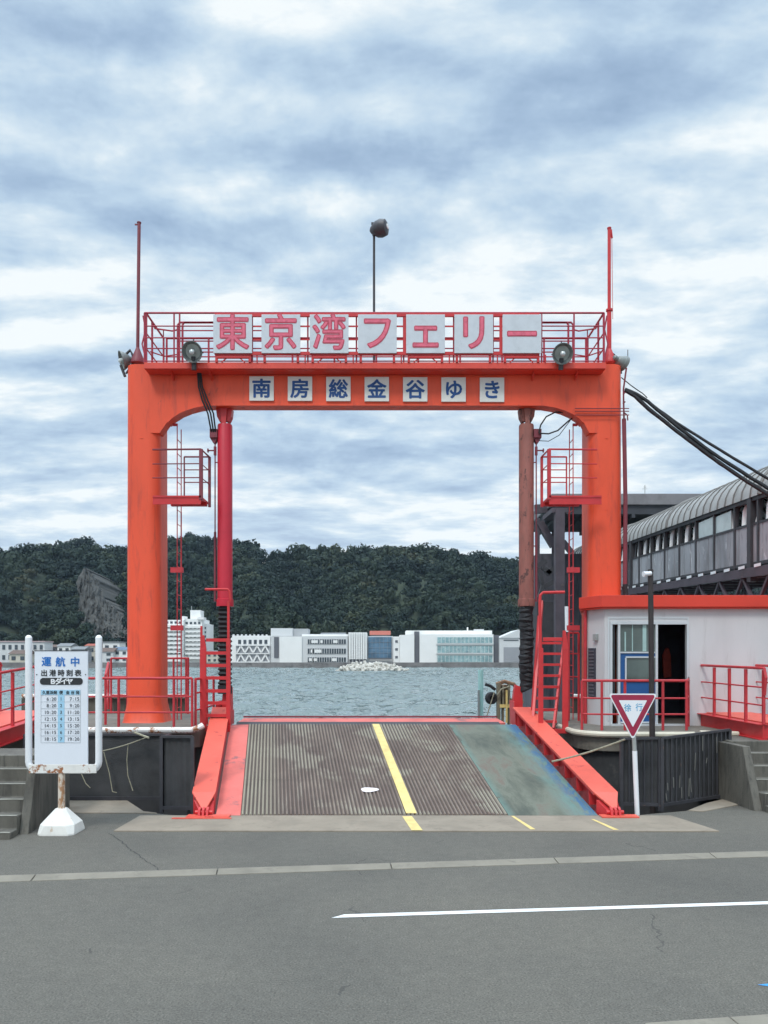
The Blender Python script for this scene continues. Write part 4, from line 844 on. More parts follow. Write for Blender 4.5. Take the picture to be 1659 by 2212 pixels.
# pole with camera in front of the hut
Yp = 13.6; pb = P(1411, 1592, Yp)
t = thing('camera_pole', (XU(1409, Yp), Yp, 0), 'thin dark brown pole with a small white security camera before the hut', 'pole')
MB().tube([(XU(1411, Yp), Yp, -.5), (XU(1405, Yp), Yp, ZV(1230, Yp))], [.052, .045], 12).build('pole', BROWNPOLE, t, smooth=True)
mb = MB(); q = P(1398, 1239, Yp); mb.box(q.x-.03, q.x+.05, Yp-.01, Yp+.01, q.z+.01, q.z+.035); mb.box(q.x+.04, q.x+.1, Yp-.03, Yp+.03, q.z+.02, q.z+.06); mb.build('camera_bracket', BROWNPOLE, t)
MB().lathe(q+Vector((.06, -.03, .0)), (-1, -.3, -.12), [(0, .03), (.01, .04), (.13, .042), (.14, .05), (.16, .05), (.161, .03)], 12).build('security_camera', WHITE, t, smooth=True)
# ------------------------------------------------------------------ road sign
Ys = 11.78; bx = XU(1376.5, Ys)
t = thing('slow_sign', (bx, Ys, 0), 'white triangular road sign with dark red border reading slow, on a thin pole', 'road sign')
MB().tube([(bx, Ys, 0), (XU(1371, Ys), Ys, ZV(1622, Ys))], .037, 14).build('lower_pole', WHITE, t, smooth=True)
MB().tube([(XU(1371, Ys), Ys, ZV(1622, Ys)), (XU(1365.5, Ys), Ys, ZV(1530, Ys))], .032, 14).build('upper_pole', GREYM, t, smooth=True)
def tri(k, r, Yq, m, name, par):
    cx_t, cz_t = XU(1365.3, Ys), ZV(1532, Ys)
    raw = [(-.351, .228), (.351, .226), (0, -.440)]   # corner centres
    pts = []; raw = [(x*k, z*k) for x, z in raw]
    for (x, z), a0 in zip(raw, (62, -58+0, 0)): pass
    order = [raw[2], raw[1], raw[0]]
    for i, (x, z) in enumerate(order):
        a0 = (-145, -30, 90)[i]; a1 = (-35, 90, 210)[i]
        for q in range(7): a = R(a0+(a1-a0)*q/6); pts.append((cx_t+x+r*math.cos(a), cz_t+z+r*math.sin(a)))
    return MB().prismY(pts, Yq-.003, Yq).build(name, m, par)
pn = tri(.93, .03, Ys-.034, WHITE, 'sign_plate', t)
tri(.865, .026, Ys-.0375, mat('sign_dark_red', (.33, .022, .06), .45, var=.15, vs=9, bump=0), 'red_border', pn)
tri(.58, .008, Ys-.041, mat('sign_white', (.80, .82, .85), .4, var=.03, bump=0), 'sign_face', pn)
chars([('徐', XU(1354, Ys), ZV(1528.5, Ys), .125, .012, .9), ('行', XU(1378.5, Ys), ZV(1527.5, Ys), .125, .012, .9)], Ys-.0445, FADEBLUE, pn)
# ------------------------------------------------------------------ timetable
Yt = 10.62; ts = Yt/S
tx = XU(133, Yt)
t = thing('timetable_stand', (tx, Yt, 0), 'white tube framed ferry timetable board on a rusty pedestal', 'sign stand')
def U_(u): return XU(u, Yt)
def V_(v): return ZV(v, Yt)
mb = MB(); r_ = .046
cz_ = V_(1664); xl_, xr_ = U_(62), U_(213.5)
path = [(xl_, Yt, V_(1378))]+[(xl_, Yt, cz_+.12)]+[(xl_+.12-.12*math.cos(R(a)), Yt, cz_+.12-.12*math.sin(R(a))) for a in (20, 45, 70, 90)]+[(xr_-.12+.12*math.sin(R(a)), Yt, cz_+.12-.12*math.cos(R(a))) for a in (0, 20, 45, 70, 90)]+[(xr_, Yt, V_(1378))]
mb.tube(path, r_, 16); mb.lathe((xl_, Yt, V_(1378)), (0, 0, 1), [(0, r_), (.02, r_*.85), (.035, r_*.5), (.04, .005)], 16); mb.lathe((xr_, Yt, V_(1378)), (0, 0, 1), [(0, r_), (.02, r_*.85), (.035, r_*.5), (.04, .005)], 16)
mb.build('tube_frame', WHITE, t, smooth=True)
MB().box(U_(66), U_(211), Yt-.052, Yt-.035, V_(1669), V_(1650)).build('cross_plate', WHITERUST, t, bevel=.003)
bd = MB().box(U_(78), U_(192.5), Yt-.05, Yt-.025, V_(1652), V_(1405)).build('timetable_board', BOARD, t, bevel=.003)
Yb = Yt-.051
mb = MB().box(U_(78), U_(192.5), Yb-.003, Yb-.001, V_(1406.5), V_(1405)); mb.build('board_edge', DARK, bd)
mb = MB(); mb.box(U_(92), U_(177), Yb-.002, Yb, V_(1500.5), V_(1490)); mb.box(U_(128.5), U_(142.5), Yb-.003, Yb, V_(1603), V_(1490)); mb.build('blue_columns', LTBLUE, bd)
mb = MB()
for v in np.linspace(1500.5, 1603, 8): mb.box(U_(92), U_(177), Yb-.0035, Yb-.001, V_(v+.35), V_(v-.1))
for u in (92, 177): mb.box(U_(u-.3), U_(u+.3), Yb-.0035, Yb-.001, V_(1603), V_(1490))
mb.build('table_rule', mat('grey_rule', (.45, .48, .5), .5, bump=0), bd)
chars([('運', U_(104), V_(1429), .138, .018), ('航', U_(134), V_(1429.5), .138, .018), ('中', U_(165.5), V_(1429.5), .138, .018)], Yb-.004, BLUE, bd, 'blue_lettering')
chars([(c, U_(99+i*18.2), V_(1453.5), .096, .018) for i, c in enumerate('出港時刻表')], Yb-.0045, INK, bd, 'heading_lettering'); it = []
rowv = [1509+i*14.35 for i in range(7)]
for i, (a, n_, b_) in enumerate((('6:20', '1', '7:15'), ('8:20', '2', '9:20'), ('10:20', '3', '11:20'), ('12:15', '4', '13:15'), ('14:15', '5', '15:20'), ('16:15', '6', '17:20'), ('18:15', '7', '19:20'))):
    for s_, uc in ((a, 124.5), (b_, 174)):
        for k, c in enumerate(reversed(s_)): it.append((c, U_(uc-1.8-k*5.3), V_(rowv[i]), .066, .006, 1.0))
    it.append((n_, U_(135.5), V_(rowv[i]), .062, .012))
chars(it, Yb-.0045, mat('grey_print', (.09, .095, .105), .5, bump=0), bd, 'time_lettering'); it = []
for i, c in enumerate('久里浜発'): it.append((c, U_(99+i*8), V_(1495.5), .052, .02))
chars(it, Yb-.0045, INK, bd, 'column_lettering'); it = []
it.append(('便', U_(135.5), V_(1495.5), .055, .02))
chars(it, Yb-.0045, INK, bd, 'column_lettering'); it = []
for i, c in enumerate('金谷発'): it.append((c, U_(150+i*10.5), V_(1495.5), .052, .02))
chars(it, Yb-.0045, INK, bd, 'column_lettering')
pill = [(U_(100)+.045*math.cos(R(a))*1.0-.02, V_(1471.5)+.048*math.sin(R(a))) for a in range(90, 271, 20)]+[(U_(172)+.045*math.cos(R(a))+.02, V_(1471.5)+.048*math.sin(R(a))) for a in range(-90, 91, 20)]
MB().prismY(pill, Yb-.004, Yb).build('black_pill', INK, bd)
chars([(c, U_(118+i*12), V_(1471.5), .092, .03, 1.25 if c == 'B' else 1.1) for i, c in enumerate('Bダイヤ')], Yb-.007, WHITE, bd, 'white_lettering')
MB().tube([(U_(83), Yb-.006, V_(1457)), (U_(83), Yb, V_(1457))], .008, 8).tube([(U_(188), Yb-.006, V_(1457)), (U_(188), Yb, V_(1457))], .008, 8).build('screw', DARK, bd)
MB().tube([(tx, Yt, .2), (tx, Yt, V_(1660))], .046, 14).build('post', mat('rust_streaked_post', (.70, .62, .52), .6, var=.15, vs=4, rust=(.42, .22, .11), rs=6, ra=.53, streak=1), t, smooth=True)
mb = MB(); b0 = .235; hh = .33
def oct_(h, z, c=.3): return [Vector((tx+x*h, Yt+y*h, z)) for x, y in ((1, -c), (1, c), (c, 1), (-c, 1), (-1, c), (-1, -c), (-c, -1), (c, -1))]
rings = [oct_(.25, 0, .75), oct_(.25, .02, .75), oct_(.235, .13, .6), oct_(.07, .33, .5)]
mb.v = [p for r_q in rings for p in r_q]
for j in range(3):
    for k in range(8): mb.f.append([j*8+k, j*8+(k+1) % 8, (j+1)*8+(k+1) % 8, (j+1)*8+k]); mb.mi.append(0)
mb.f.append(list(range(24, 32))); mb.mi.append(0)
mb.build('pedestal', mat('pedestal_white', (.76, .75, .70), .6, var=.1, vs=5, rust=(.45, .28, .14), rs=7, ra=.62, streak=1), t, bevel=.006)
# ------------------------------------------------------------------ barrier fences
def netfence(segs, label, bars=0, net=True, z1=1.15, grp='black barrier fences beside the ramp'):
    t = thing('barrier_fence', (segs[0][0][0], segs[0][0][1], 0), label, 'fence', grp)
    fm = MB(); nm = MB(); bm_ = MB()
    for (a, b, za, zb_, bb) in segs:
        a = Vector((*a, 0)); b = Vector((*b, 0))
        A0, B0 = a+Vector((0, 0, .05)), b+Vector((0, 0, .05)); A1, B1 = a+Vector((0, 0, za)), b+Vector((0, 0, zb_))
        for p, q in ((a, A1), (b, B1)): fm.bar(p-Vector((0, 0, .05)), q, .05)
        fm.beam([A1, B1], .04, .04); fm.beam([A0, B0], .04, .05)
        n = int((b-a).length/.11)
        if bb:
            for k in range(1, n):
                q = k/n; bm_.bar(A0.lerp(B0, q), A1.lerp(B1, q), .02)
        if net:
            off = Vector((b.y-a.y, -(b.x-a.x), 0)).normalized()*-.03; n2 = 24; m2 = 6; vs_ = []; fs = []
            for j in range(m2+1):
                for i in range(n2+1):
                    p = A0.lerp(B0, i/n2).lerp(A1.lerp(B1, i/n2), j/m2)+off
                    p = p+off.normalized()*(.018*noise.noise(p*2.3)+.008*math.sin(i*1.3)); vs_.append(p)
            for j in range(m2):
                for i in range(n2): k = j*(n2+1)+i; fs.append((k, k+1, k+n2+2, k+n2+1))
            nm.add(vs_, fs)
    fm.build('fence_frame', DARK, t)
    if bm_.v: bm_.build('bars', DARK, t)
    if nm.v: nm.build('netting', MESHB, t, smooth=True)
    return t
netfence([((-6.05, 12.95), (-3.62, 12.88), 1.12, 1.12, False), ((-3.58, 12.85), (-3.50, 12.1), 1.12, 1.15, False), ((-3.50, 12.08), (-3.0, 12.03), 1.17, 1.17, False)], 'low black netted fence with broken ropes left of the ramp')
netfence([((3.84, 12.42), (4.42, 12.32), 1.10, 1.12, True), ((4.45, 12.30), (5.95, 13.22), 1.12, 1.17, True)], 'black barred fence with netting right of the ramp')
nb = MB()
for k in range(13):   # frayed pale strips caught in the bars
    q = random.random(); p = Vector((4.45, 12.27, 0)).lerp(Vector((5.95, 13.19, 0)), q); z = random.uniform(.12, .9); h = random.uniform(.08, .32)
    nb.bar(p+Vector((0, -.02, z)), p+Vector((random.uniform(-.02, .02), -.02, z+h)), .010)
tag(nb.build('torn_strips', mat('pale_strip', (.17, .17, .155), .8), None, (4.45, 12.27, 0)), 'pale torn strips caught in the bars of the right fence', 'strips', kind='stuff')
def rope(label, path, r=.009):
    mb = MB(); mb.tube(path, r, 6); return tag(mb.build('rope', ROPE, None, path[0], smooth=True), label, 'rope', 'old ropes on the fences')
rope('slack rope from the top of the left fence toward the timetable', sag(P(318, 1592, 12.75), P(222, 1622, 12.8), .02))
rope('rope end hanging on the left fence, nearest the ramp', [P(277, 1606, 12.8), P(274, 1640, 12.8), P(276, 1675, 12.8), P(287, 1708, 12.75)], .008)
rope('rope end hanging on the left fence just right of the timetable', [P(224, 1624, 12.8), P(236, 1670, 12.8), P(243, 1710, 12.8), P(252, 1712, 12.78)], .008)
rope('short curled rope end below the timetable board', [P(176, 1672, 12.85), P(185, 1692, 12.83), P(195, 1702, 12.82)], .008)
rope('white rod on top of the left fence', [P(290, 1582, 12.7), P(322, 1594, 12.6)], .018)
rope('twisted rope tied from the right fence to the ramp girder', sag(P(1192, 1645, 12.9), P(1350, 1597, 12.35), .03), .016)
# ------------------------------------------------------------------ concrete stairs
def stairs(label, y0, z0, n, xa, xb, run, rise, top_len, side, cheek=.13):
    t = thing('concrete_stairs', ((xa+xb)/2, y0, 0), label, 'stairs', 'concrete stairs up to the red gangways')
    mb = MB(); z = z0; y = y0
    poly = [(y0, -.02), (y0, z0)]
    for k in range(n):
        poly.append((poly[-1][0]+run, poly[-1][1])); poly.append((poly[-1][0], poly[-1][1]+rise))
    poly.append((poly[-1][0]+top_len, poly[-1][1])); poly.append((poly[-1][0], -.02))
    sk = -.10
    lo, hi = min(xa, xb), max(xa, xb)
    mb.prismX(poly, lo, hi)
    for v in mb.v: v.x += sk*(v.y-y0)
    mb.build('steps', CONCD, t, bevel=.012)
    nm = MB()
    for k in range(n):
        yy = y0+run*(k+1)-run; zz = z0+rise*k; nm.box(lo+.01, hi-.01, yy-.004, yy+.05, zz+.002, zz+.007)
    for v in nm.v: v.x += sk*(v.y-y0)
    nm.build('nosing', mat('worn_nosing', (.30, .29, .25), .8, var=.3, vs=5), t)
    xe = xb; ztop = z0+rise*n; yt = y0+run*n
    cm = MB().prismX([(y0+run*1.2, -.02), (y0+run*3.4, ztop+.04) if False else (y0+run*2.6, ztop-.02), (yt+top_len, ztop-.02), (yt+top_len, -.02)], *sorted((xe+side*.004, xe+side*cheek)))
    for v in cm.v: v.x += sk*(v.y-y0)
    cm.build('cheek_wall', CONCD, t, bevel=.01)
    return t
stairs('dark stained concrete stairs at the left edge beside the timetable', 10.16, .085, 5, -8.2, -4.95, .25, .175, .9, 1)
stairs('dark stained concrete stairs at the right edge below the red gangway', 11.75, .10, 5, 9.2, 5.98, .25, .18, 1.0, -1)
# ------------------------------------------------------------------ red gangways
def gangway(label, x0, x1, y0, y1, z0, z1, near_x, bend=0):
    t = thing('red_gangway', ((x0+x1)/2, (y0+y1)/2, z0), label, 'gangway', 'red gangways from the stairs to the piers')
    def q(x, y, z): return Vector((x+bend*(y-y0), y, z+z0+(z1-z0)*(y-y0)/(y1-y0)))
    mb = MB()
    for x in (x0, x1):
        for (zz0, zz1, wq) in ((-.27, -.255, .07), (-.255, -.015, .012), (-.015, 0, .09)):
            mb.hexa([q(x-wq, y0, zz0), q(x+wq, y0, zz0), q(x+wq, y1, zz0), q(x-wq, y1, zz0)], [q(x-wq, y0, zz1), q(x+wq, y0, zz1), q(x+wq, y1, zz1), q(x-wq, y1, zz1)])
    for k in range(5):
        y = y0+.05+(y1-y0-.1)*k/4; mb.hexa([q(x0, y-.01, -.25), q(x1, y-.01, -.25), q(x1, y+.01, -.25), q(x0, y+.01, -.25)], [q(x0, y-.01, -.02), q(x1, y-.01, -.02), q(x1, y+.01, -.02), q(x0, y+.01, -.02)])
    mb.build('girder', RED, t)
    mb = MB().hexa([q(x0+.1, y0, .0), q(x1-.1, y0, .0), q(x1-.1, y1, .0), q(x0+.1, y1, .0)], [q(x0+.1, y0, .02), q(x1-.1, y0, .02), q(x1-.1, y1, .02), q(x0+.1, y1, .02)]); mb.build('deck', SALMON, t)
    for x in (x0, x1):
        mb = MB(); n = 5; ps = [q(x, y0+(y1-y0)*k/(n-1), 0) for k in range(n)]
        for p in ps: mb.bar(p, p+Vector((0, 0, .93)), .045)
        mb.tube([ps[0]+Vector((0, -.03, .5)), ps[0]+Vector((0, -.08, .8)), ps[0]+Vector((0, -.02, .96))]+[p+Vector((0, 0, .96)) for p in ps]+[ps[-1]+Vector((0, .05, .9))], .026, 8)
        for h in (.32, .63): mb.tube([p+Vector((0, 0, h)) for p in ps], .014, 6)
        mb.build('handrail', REDRAIL, t)
    return t
gangway('red steel gangway with railings right of the hut door', 6.50, 7.6, 13.15, 15.45, 1.27, 1.30, 0, bend=-.06)
gangway('red steel gangway with railings behind the timetable at the left edge', -7.6, -6.48, 11.6, 15.2, 1.10, 1.35, 0, bend=.0)
# parapets at the back of the piers
for pp, x0, x1, lab in ((pl, -9, XU(404, 19), None), (prr, XU(1228, 19), 6.0, None)):
    MB().box(x0+.05, x1, 18.95, 19.2, PZ+.002, 1.42).build('parapet', CONCD, pp, bevel=.01)
    MB().tube([(x0+.1, 18.9, 1.47), (x1-.05, 18.9, 1.47)], .055, 8).build('edge_pipe', WHITERUST, pp, smooth=True)
# ------------------------------------------------------------------ boarding bridge with arched roof
bb = thing('boarding_bridge', (10, 25, 0), 'covered passenger boarding bridge with ribbed arched roof and weathered grey side panels', 'boarding bridge')
YB0, YB1 = 14.2, 37.0
def ze(Y): return 6.2+.036*(Y-17.6)
def bz(Y, z): return z+.036*(Y-17.6)
CX, RW = 10.0, 1.2
ROOFM = mat('arched_roof_sheet', (.34, .34, .33), .45, var=.25, vs=1.2, dirt=(.13, .13, .12), da=.58, spec=.6, bump=.1)
PANM = mat('bridge_side_panel', (.30, .305, .325), .7, var=.4, vs=1.4, dirt=(.16, .15, .15), da=.54, streak=1, rust=(.52, .53, .56), rs=2.6, ra=.60, bump=.2)
mb = MB(); nA = 14; Ys_l = np.arange(YB0, YB1, .6)
vs_ = []; fs = []
for j, Yj in enumerate(Ys_l):
    for i in range(nA+1):
        a = math.pi*(1-i/nA); vs_.append((CX+(RW+.1)*math.cos(a), Yj, ze(Yj)+.95*math.sin(a)))
for j in range(len(Ys_l)-1):
    for i in range(nA): k = j*(nA+1)+i; fs.append((k, k+1, k+nA+2, k+nA+1))
mb.add(vs_, fs); mb.build('arched_roof', ROOFM, bb, smooth=True)
mb = MB(); Yj = YB0
while Yj < YB1-.1:
    big_ = (int(Yj/.45) % 13 == 0)
    mb.tube([(CX+(RW+.115)*math.cos(math.pi*(1-i/14)), Yj, ze(Yj)+.965*math.sin(math.pi*(1-i/14))) for i in range(15)], .05 if big_ else .018, 5); Yj += .45
mb.build('roof_ribs', mat('roof_rib_grey', (.16, .16, .155), .6, var=.2), bb)
fm = MB()
for sx_ in (-1, 1):
    X = CX+sx_*RW
    pm = MB(); Yj = YB0
    while Yj < YB1-.6:
        q0, q1 = Yj+.015, Yj+.585
        pm.hexa([(X-.02, q0, bz(q0, 4.66)), (X+.02, q0, bz(q0, 4.66)), (X+.02, q1, bz(q1, 4.66)), (X-.02, q1, bz(q1, 4.66))], [(X-.02, q0, bz(q0, 5.54)), (X+.02, q0, bz(q0, 5.54)), (X+.02, q1, bz(q1, 5.54)), (X-.02, q1, bz(q1, 5.54))]); Yj += .6
    pm.build('side_panels', PANM, bb)
    for z, h, wq in ((5.57, .06, .07), (6.16, .1, .12), (4.62, .08, .08)):
        fm.hexa([(X-wq/2, YB0, bz(YB0, z-h/2)), (X+wq/2, YB0, bz(YB0, z-h/2)), (X+wq/2, YB1, bz(YB1, z-h/2)), (X-wq/2, YB1, bz(YB1, z-h/2))], [(X-wq/2, YB0, bz(YB0, z+h/2)), (X+wq/2, YB0, bz(YB0, z+h/2)), (X+wq/2, YB1, bz(YB1, z+h/2)), (X-wq/2, YB1, bz(YB1, z+h/2))])
    for k, Yj in enumerate(np.arange(YB0+.2, YB1, 1.2)):
        fm.box(X-.05, X+.05, Yj-.04, Yj+.04, bz(Yj, 4.45), bz(Yj, 6.15))
    for Yj in (18.35, 27.2): fm.box(X-.09, X+.09, Yj-.09, Yj+.09, bz(Yj, 4.2), bz(Yj, 6.2))
fm.build('side_frame', DARK, bb)
am = MB()
for Yj in np.arange(YB0+.2, YB1, .6):
    am.tube([(CX+(RW-.03)*math.cos(math.pi*(1-i/12)), Yj, bz(Yj, 5.62)+(.55+.80)*math.sin(math.pi*(1-i/12))**.8) for i in range(13)], .035, 5)
am.build('arch_ribs', DARK, bb)
am = MB()
for Yj in np.arange(YB0+.5, YB1, .6):
    am.tube([(CX+(RW-.07)*math.cos(math.pi*(1-i/12)), Yj+.12*math.sin(math.pi*i/12), bz(Yj, 5.58)+1.15*math.sin(math.pi*(1-i/12))**.8) for i in range(13)], .075, 5)
am.build('daylit_glazing_strips', mat('daylit_glazing_pale', (.85, .86, .86), .5, bump=0), bb)  # stand in for curved clear glazing; light from outside put into the pale colour
MB().box(CX-RW-.01, CX-RW+.01, 19.45, 20.35, 5.62, 6.14).box(CX-RW-.01, CX-RW+.01, 20.45, 21.45, 5.66, 6.18).build('window_glass', mat('milky_glass', (.42, .50, .50), .12, var=.2, vs=2, bump=0), bb)
mb = MB().hexa([(CX-RW+.05, YB0, 4.5), (CX+RW-.05, YB0, 4.5), (CX+RW-.05, YB1, bz(YB1, 4.6)), (CX-RW+.05, YB1, bz(YB1, 4.6))], [(CX-RW+.05, YB0, 4.56), (CX+RW-.05, YB0, 4.56), (CX+RW-.05, YB1, bz(YB1, 4.66)), (CX-RW+.05, YB1, bz(YB1, 4.66))]); mb.build('floor', DARK, bb)
tm = MB()
for X in (CX-RW-.03, CX+RW+.03):
    tm.beam([(X, YB0, bz(YB0, 4.42)), (X, YB1, bz(YB1, 4.42))], .16, .22); tm.beam([(X, YB0, bz(YB0, 3.6)), (X, YB1, bz(YB1, 3.6))], .14, .14)
    for k, Yj in enumerate(np.arange(YB0, YB1-1, 1.3)):
        tm.beam([(X, Yj, bz(Yj, 3.6)), (X, Yj+.65, bz(Yj, 4.35))], .07, .07); tm.beam([(X, Yj+.65, bz(Yj, 4.35)), (X, Yj+1.3, bz(Yj, 3.6))], .07, .07)
for Yj in np.arange(YB0, YB1, 1.3): tm.beam([(CX-RW, Yj, bz(Yj, 4.35)), (CX+RW, Yj, bz(Yj, 4.35))], .1, .14)
tm.build('truss', PURPLE, bb)
gm = MB()
for Yj in np.arange(YB0+.3, YB1-.5, .8): gm.box(CX-RW-.13, CX-RW-.115, Yj, Yj+.3, bz(Yj, 4.53), bz(Yj, 4.60))
gm.build('light_strips', WHITE, bb)
mb = MB()
for Yj in (18.4, 29.5, 36):
    for X in (CX-.9, CX+.9): mb.box(X-.17, X+.17, Yj-.17, Yj+.17, -4, bz(Yj, 3.55))
mb.build('support_column', PURPLE, bb)
# dark boarding tower with flat canopy
bt = thing('boarding_tower', (9, 31, 0), 'dark steel boarding tower with flat canopy roof behind the right pillar', 'tower')
mb = MB(); x0, x1 = XU(1192, 30), 15.0; zc1, zc0 = ZV(1066, 30), ZV(1090, 30)
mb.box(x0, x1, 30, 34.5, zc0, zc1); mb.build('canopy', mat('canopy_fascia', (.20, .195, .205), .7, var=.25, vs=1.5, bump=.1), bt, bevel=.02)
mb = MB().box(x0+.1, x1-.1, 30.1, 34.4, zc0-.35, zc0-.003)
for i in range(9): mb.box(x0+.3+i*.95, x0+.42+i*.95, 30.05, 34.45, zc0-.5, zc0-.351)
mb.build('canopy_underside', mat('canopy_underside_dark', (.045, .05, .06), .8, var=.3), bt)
mb = MB()
for u, Yq, wq in ((1208, 29.0, .34), (1161, 31.0, .16), (1195, 34, .12), (1290, 33, .2)):
    x = XU(u, Yq); mb.box(x-wq/2, x+wq/2, Yq-wq/2, Yq+wq/2, -4, zc0-.36 if Yq > 30 else ZV(1100, 29))
mb.box(XU(1208, 29)-.3, XU(1208, 29)+.3, 28.9, 30.6, ZV(1108, 29), ZV(1098, 29))
mb.beam([P(1165, 1128, 31), P(1196, 1180, 31)], .28, .28); mb.beam([P(1216, 1170, 30), P(1236, 1196, 30)], .2, .2); mb.beam([P(1155, 1100, 31), P(1200, 1098, 31)], .2, .35)
mb.build('steel_column', PURPLE, bt)
mb = MB().box(XU(1160, 33), XU(1262, 33), 33, 37, -3, ZV(1196, 33)); mb.build('cladding', mat('dark_cladding', (.10, .098, .115), .8, var=.35, vs=1.2, dirt=(.03, .035, .045), da=.5, streak=1), bt)
mb = MB()
for a, b_ in (((1160, 1222), (1180, 1212)), ((1163, 1228), (1172, 1262)), ((1172, 1225), (1190, 1240)), ((1175, 1268), (1196, 1256)), ((1180, 1240), (1195, 1228)), ((1165, 1290), (1174, 1262))):
    mb.beam([P(*a, 30.5), P(*b_, 30.5)], .14, .18)
mb.box(XU(1160, 30.6), XU(1200, 30.6), 30.6, 32.2, ZV(1385, 30.6), ZV(1300, 30.6)); mb.box(XU(1218, 30), XU(1228, 30), 30, 31, ZV(1385, 30), ZV(1240, 30))
mb.build('hinge_machinery', DARK, bt)
mb = MB().tube([P(1224, 1310, 27), P(1225, 1365, 27)], .07, 8); mb.build('white_conduit', WHITE, bt)
# antenna on the canopy
MB().tube([P(1393, 1066, 31), P(1393, 1048, 31)], .015, 5).tube([P(1388, 1056, 31), P(1398, 1056, 31)], .01, 5).tube([P(1390, 1052, 31), P(1396, 1052, 31)], .01, 5).build('antenna', GREYM, bt)
# ------------------------------------------------------------------ cables from the gantry to the bridge
def cable(label, path, r, n=1):
    pts = []
    for p, q in zip(path, path[1:]):
        for k in range(6): pts.append(Vector(p).lerp(Vector(q), k/6))
    pts.append(Vector(path[-1]))
    pts = [p+Vector((0, 0, .012*noise.noise(p*3.1))) for p in pts]
    rr = [r*(1+.12*noise.noise(p*7)) for p in pts]
    mb = MB(); mb.tube(pts, rr, 8); return tag(mb.build('cable', BLACK, None, tuple(path[0]), smooth=True), label, 'cable', 'black cables slung from the gantry to the bridge')
def CP(u, v):   # the cables run from the pillar back towards the bridge roof
    return P(u, v, 16.2-(u-1345)/314*.5)
cable('thick black cable, uppermost of the bundle leaving the right pillar', [CP(1350, 840), CP(1374, 850), CP(1398, 866), CP(1450, 905), CP(1520, 950), CP(1590, 993), CP(1659, 1034), CP(1760, 1090)], .028)
cable('thick black cable in the middle of the bundle leaving the right pillar', [CP(1350, 842), CP(1376, 852), CP(1400, 868), CP(1450, 910), CP(1520, 965), CP(1590, 1012), CP(1659, 1055), CP(1760, 1115)], .036)
cable('thick black cable, lowest of the bundle leaving the right pillar', [CP(1350, 843), CP(1372, 856), CP(1400, 882), CP(1450, 922), CP(1520, 975), CP(1590, 1025), CP(1659, 1068), CP(1760, 1130)], .040)
cable('thin black wire from the right floodlight down to the cable bundle', [CP(1342, 815), CP(1362, 832), CP(1388, 850), CP(1398, 860)], .010)
# ------------------------------------------------------------------ mooring post and fender beyond the ramp
Ym = 22.0
t = thing('mooring_post', (XU(1038, Ym), Ym, -2.4), 'pale green vertical tube with grey pipe standing in the water beyond the ramp', 'mooring post')
MB().tube([(XU(1038.5, Ym), Ym, -4), (XU(1038.5, Ym), Ym, ZV(1447, Ym))], .075, 14).build('green_tube', mat('pale_green_paint', (.42, .70, .66), .5, var=.12, vs=3, bump=.1), t, smooth=True)
MB().tube([(XU(1033, Ym), Ym-.12, -4), (XU(1033, Ym), Ym-.12, ZV(1490, Ym))], .035, 8).build('grey_pipe', GREYM, t)
Yf = 19.5
t = thing('timber_fender', (XU(1090, Yf), Yf, -2.4), 'rusty fender frame with yellow rails and timber posts at the ramp end', 'fender')
RUSTY = mat('rusty_fender_steel', (.26, .15, .09), .85, var=.4, vs=5, dirt=(.10, .07, .05), da=.5, bump=.5)
mb = MB()
for u0, u1, vt in ((1073, 1080, 1475), (1084, 1088, 1480), (1097, 1101, 1478), (1112, 1117, 1485), (1121, 1127, 1505)): mb.box(XU(u0, Yf), XU(u1, Yf), Yf-.1, Yf+.1, -4, ZV(vt, Yf))
mb.build('timber_post', mat('weathered_timber', (.20, .18, .13), .9, var=.35, vs=5, bump=.6), t)
mb = MB(); mb.box(XU(1078, Yf), XU(1126, Yf), Yf-.14, Yf-.101, ZV(1528, Yf), ZV(1521, Yf)); mb.box(XU(1090, Yf), XU(1094, Yf), Yf-.19, Yf-.15, ZV(1560, Yf), ZV(1490, Yf)); mb.build('yellow_rail', YEL, t)
mb = MB(); mb.box(XU(1080, Yf), XU(1100, Yf), Yf+.12, Yf+.5, ZV(1530, Yf), ZV(1480, Yf)); mb.tube([P(1072, 1478, Yf), P(1090, 1472, Yf), P(1110, 1478, Yf), P(1122, 1500, Yf), P(1128, 1520, Yf)], .05, 6)
mb.tube([P(1100, 1510, Yf), P(1118, 1515, Yf), P(1112, 1490, Yf)], .04, 6); mb.build('rusty_frame', RUSTY, t)
MB().lathe(P(1061, 1508, Yf-.1), (.3, -1, .1), [(-.06, .06), (-.06, .13), (-.03, .16), (.03, .16), (.06, .13), (.06, .06), (-.06, .06)], 18).tube([P(1048, 1478, Yf), P(1060, 1482, Yf), P(1070, 1490, Yf)], .04, 6).build('tyre', BLACK, t)
MB().tube([P(1068, 1495, Yf-.2), P(1060, 1520, Yf-.2), P(1052, 1545, Yf-.2)], .015, 6).tube([P(1075, 1500, Yf-.2), P(1084, 1488, Yf-.2), P(1100, 1483, Yf-.2)], .018, 6).build('fender_rope', ROPE, t)
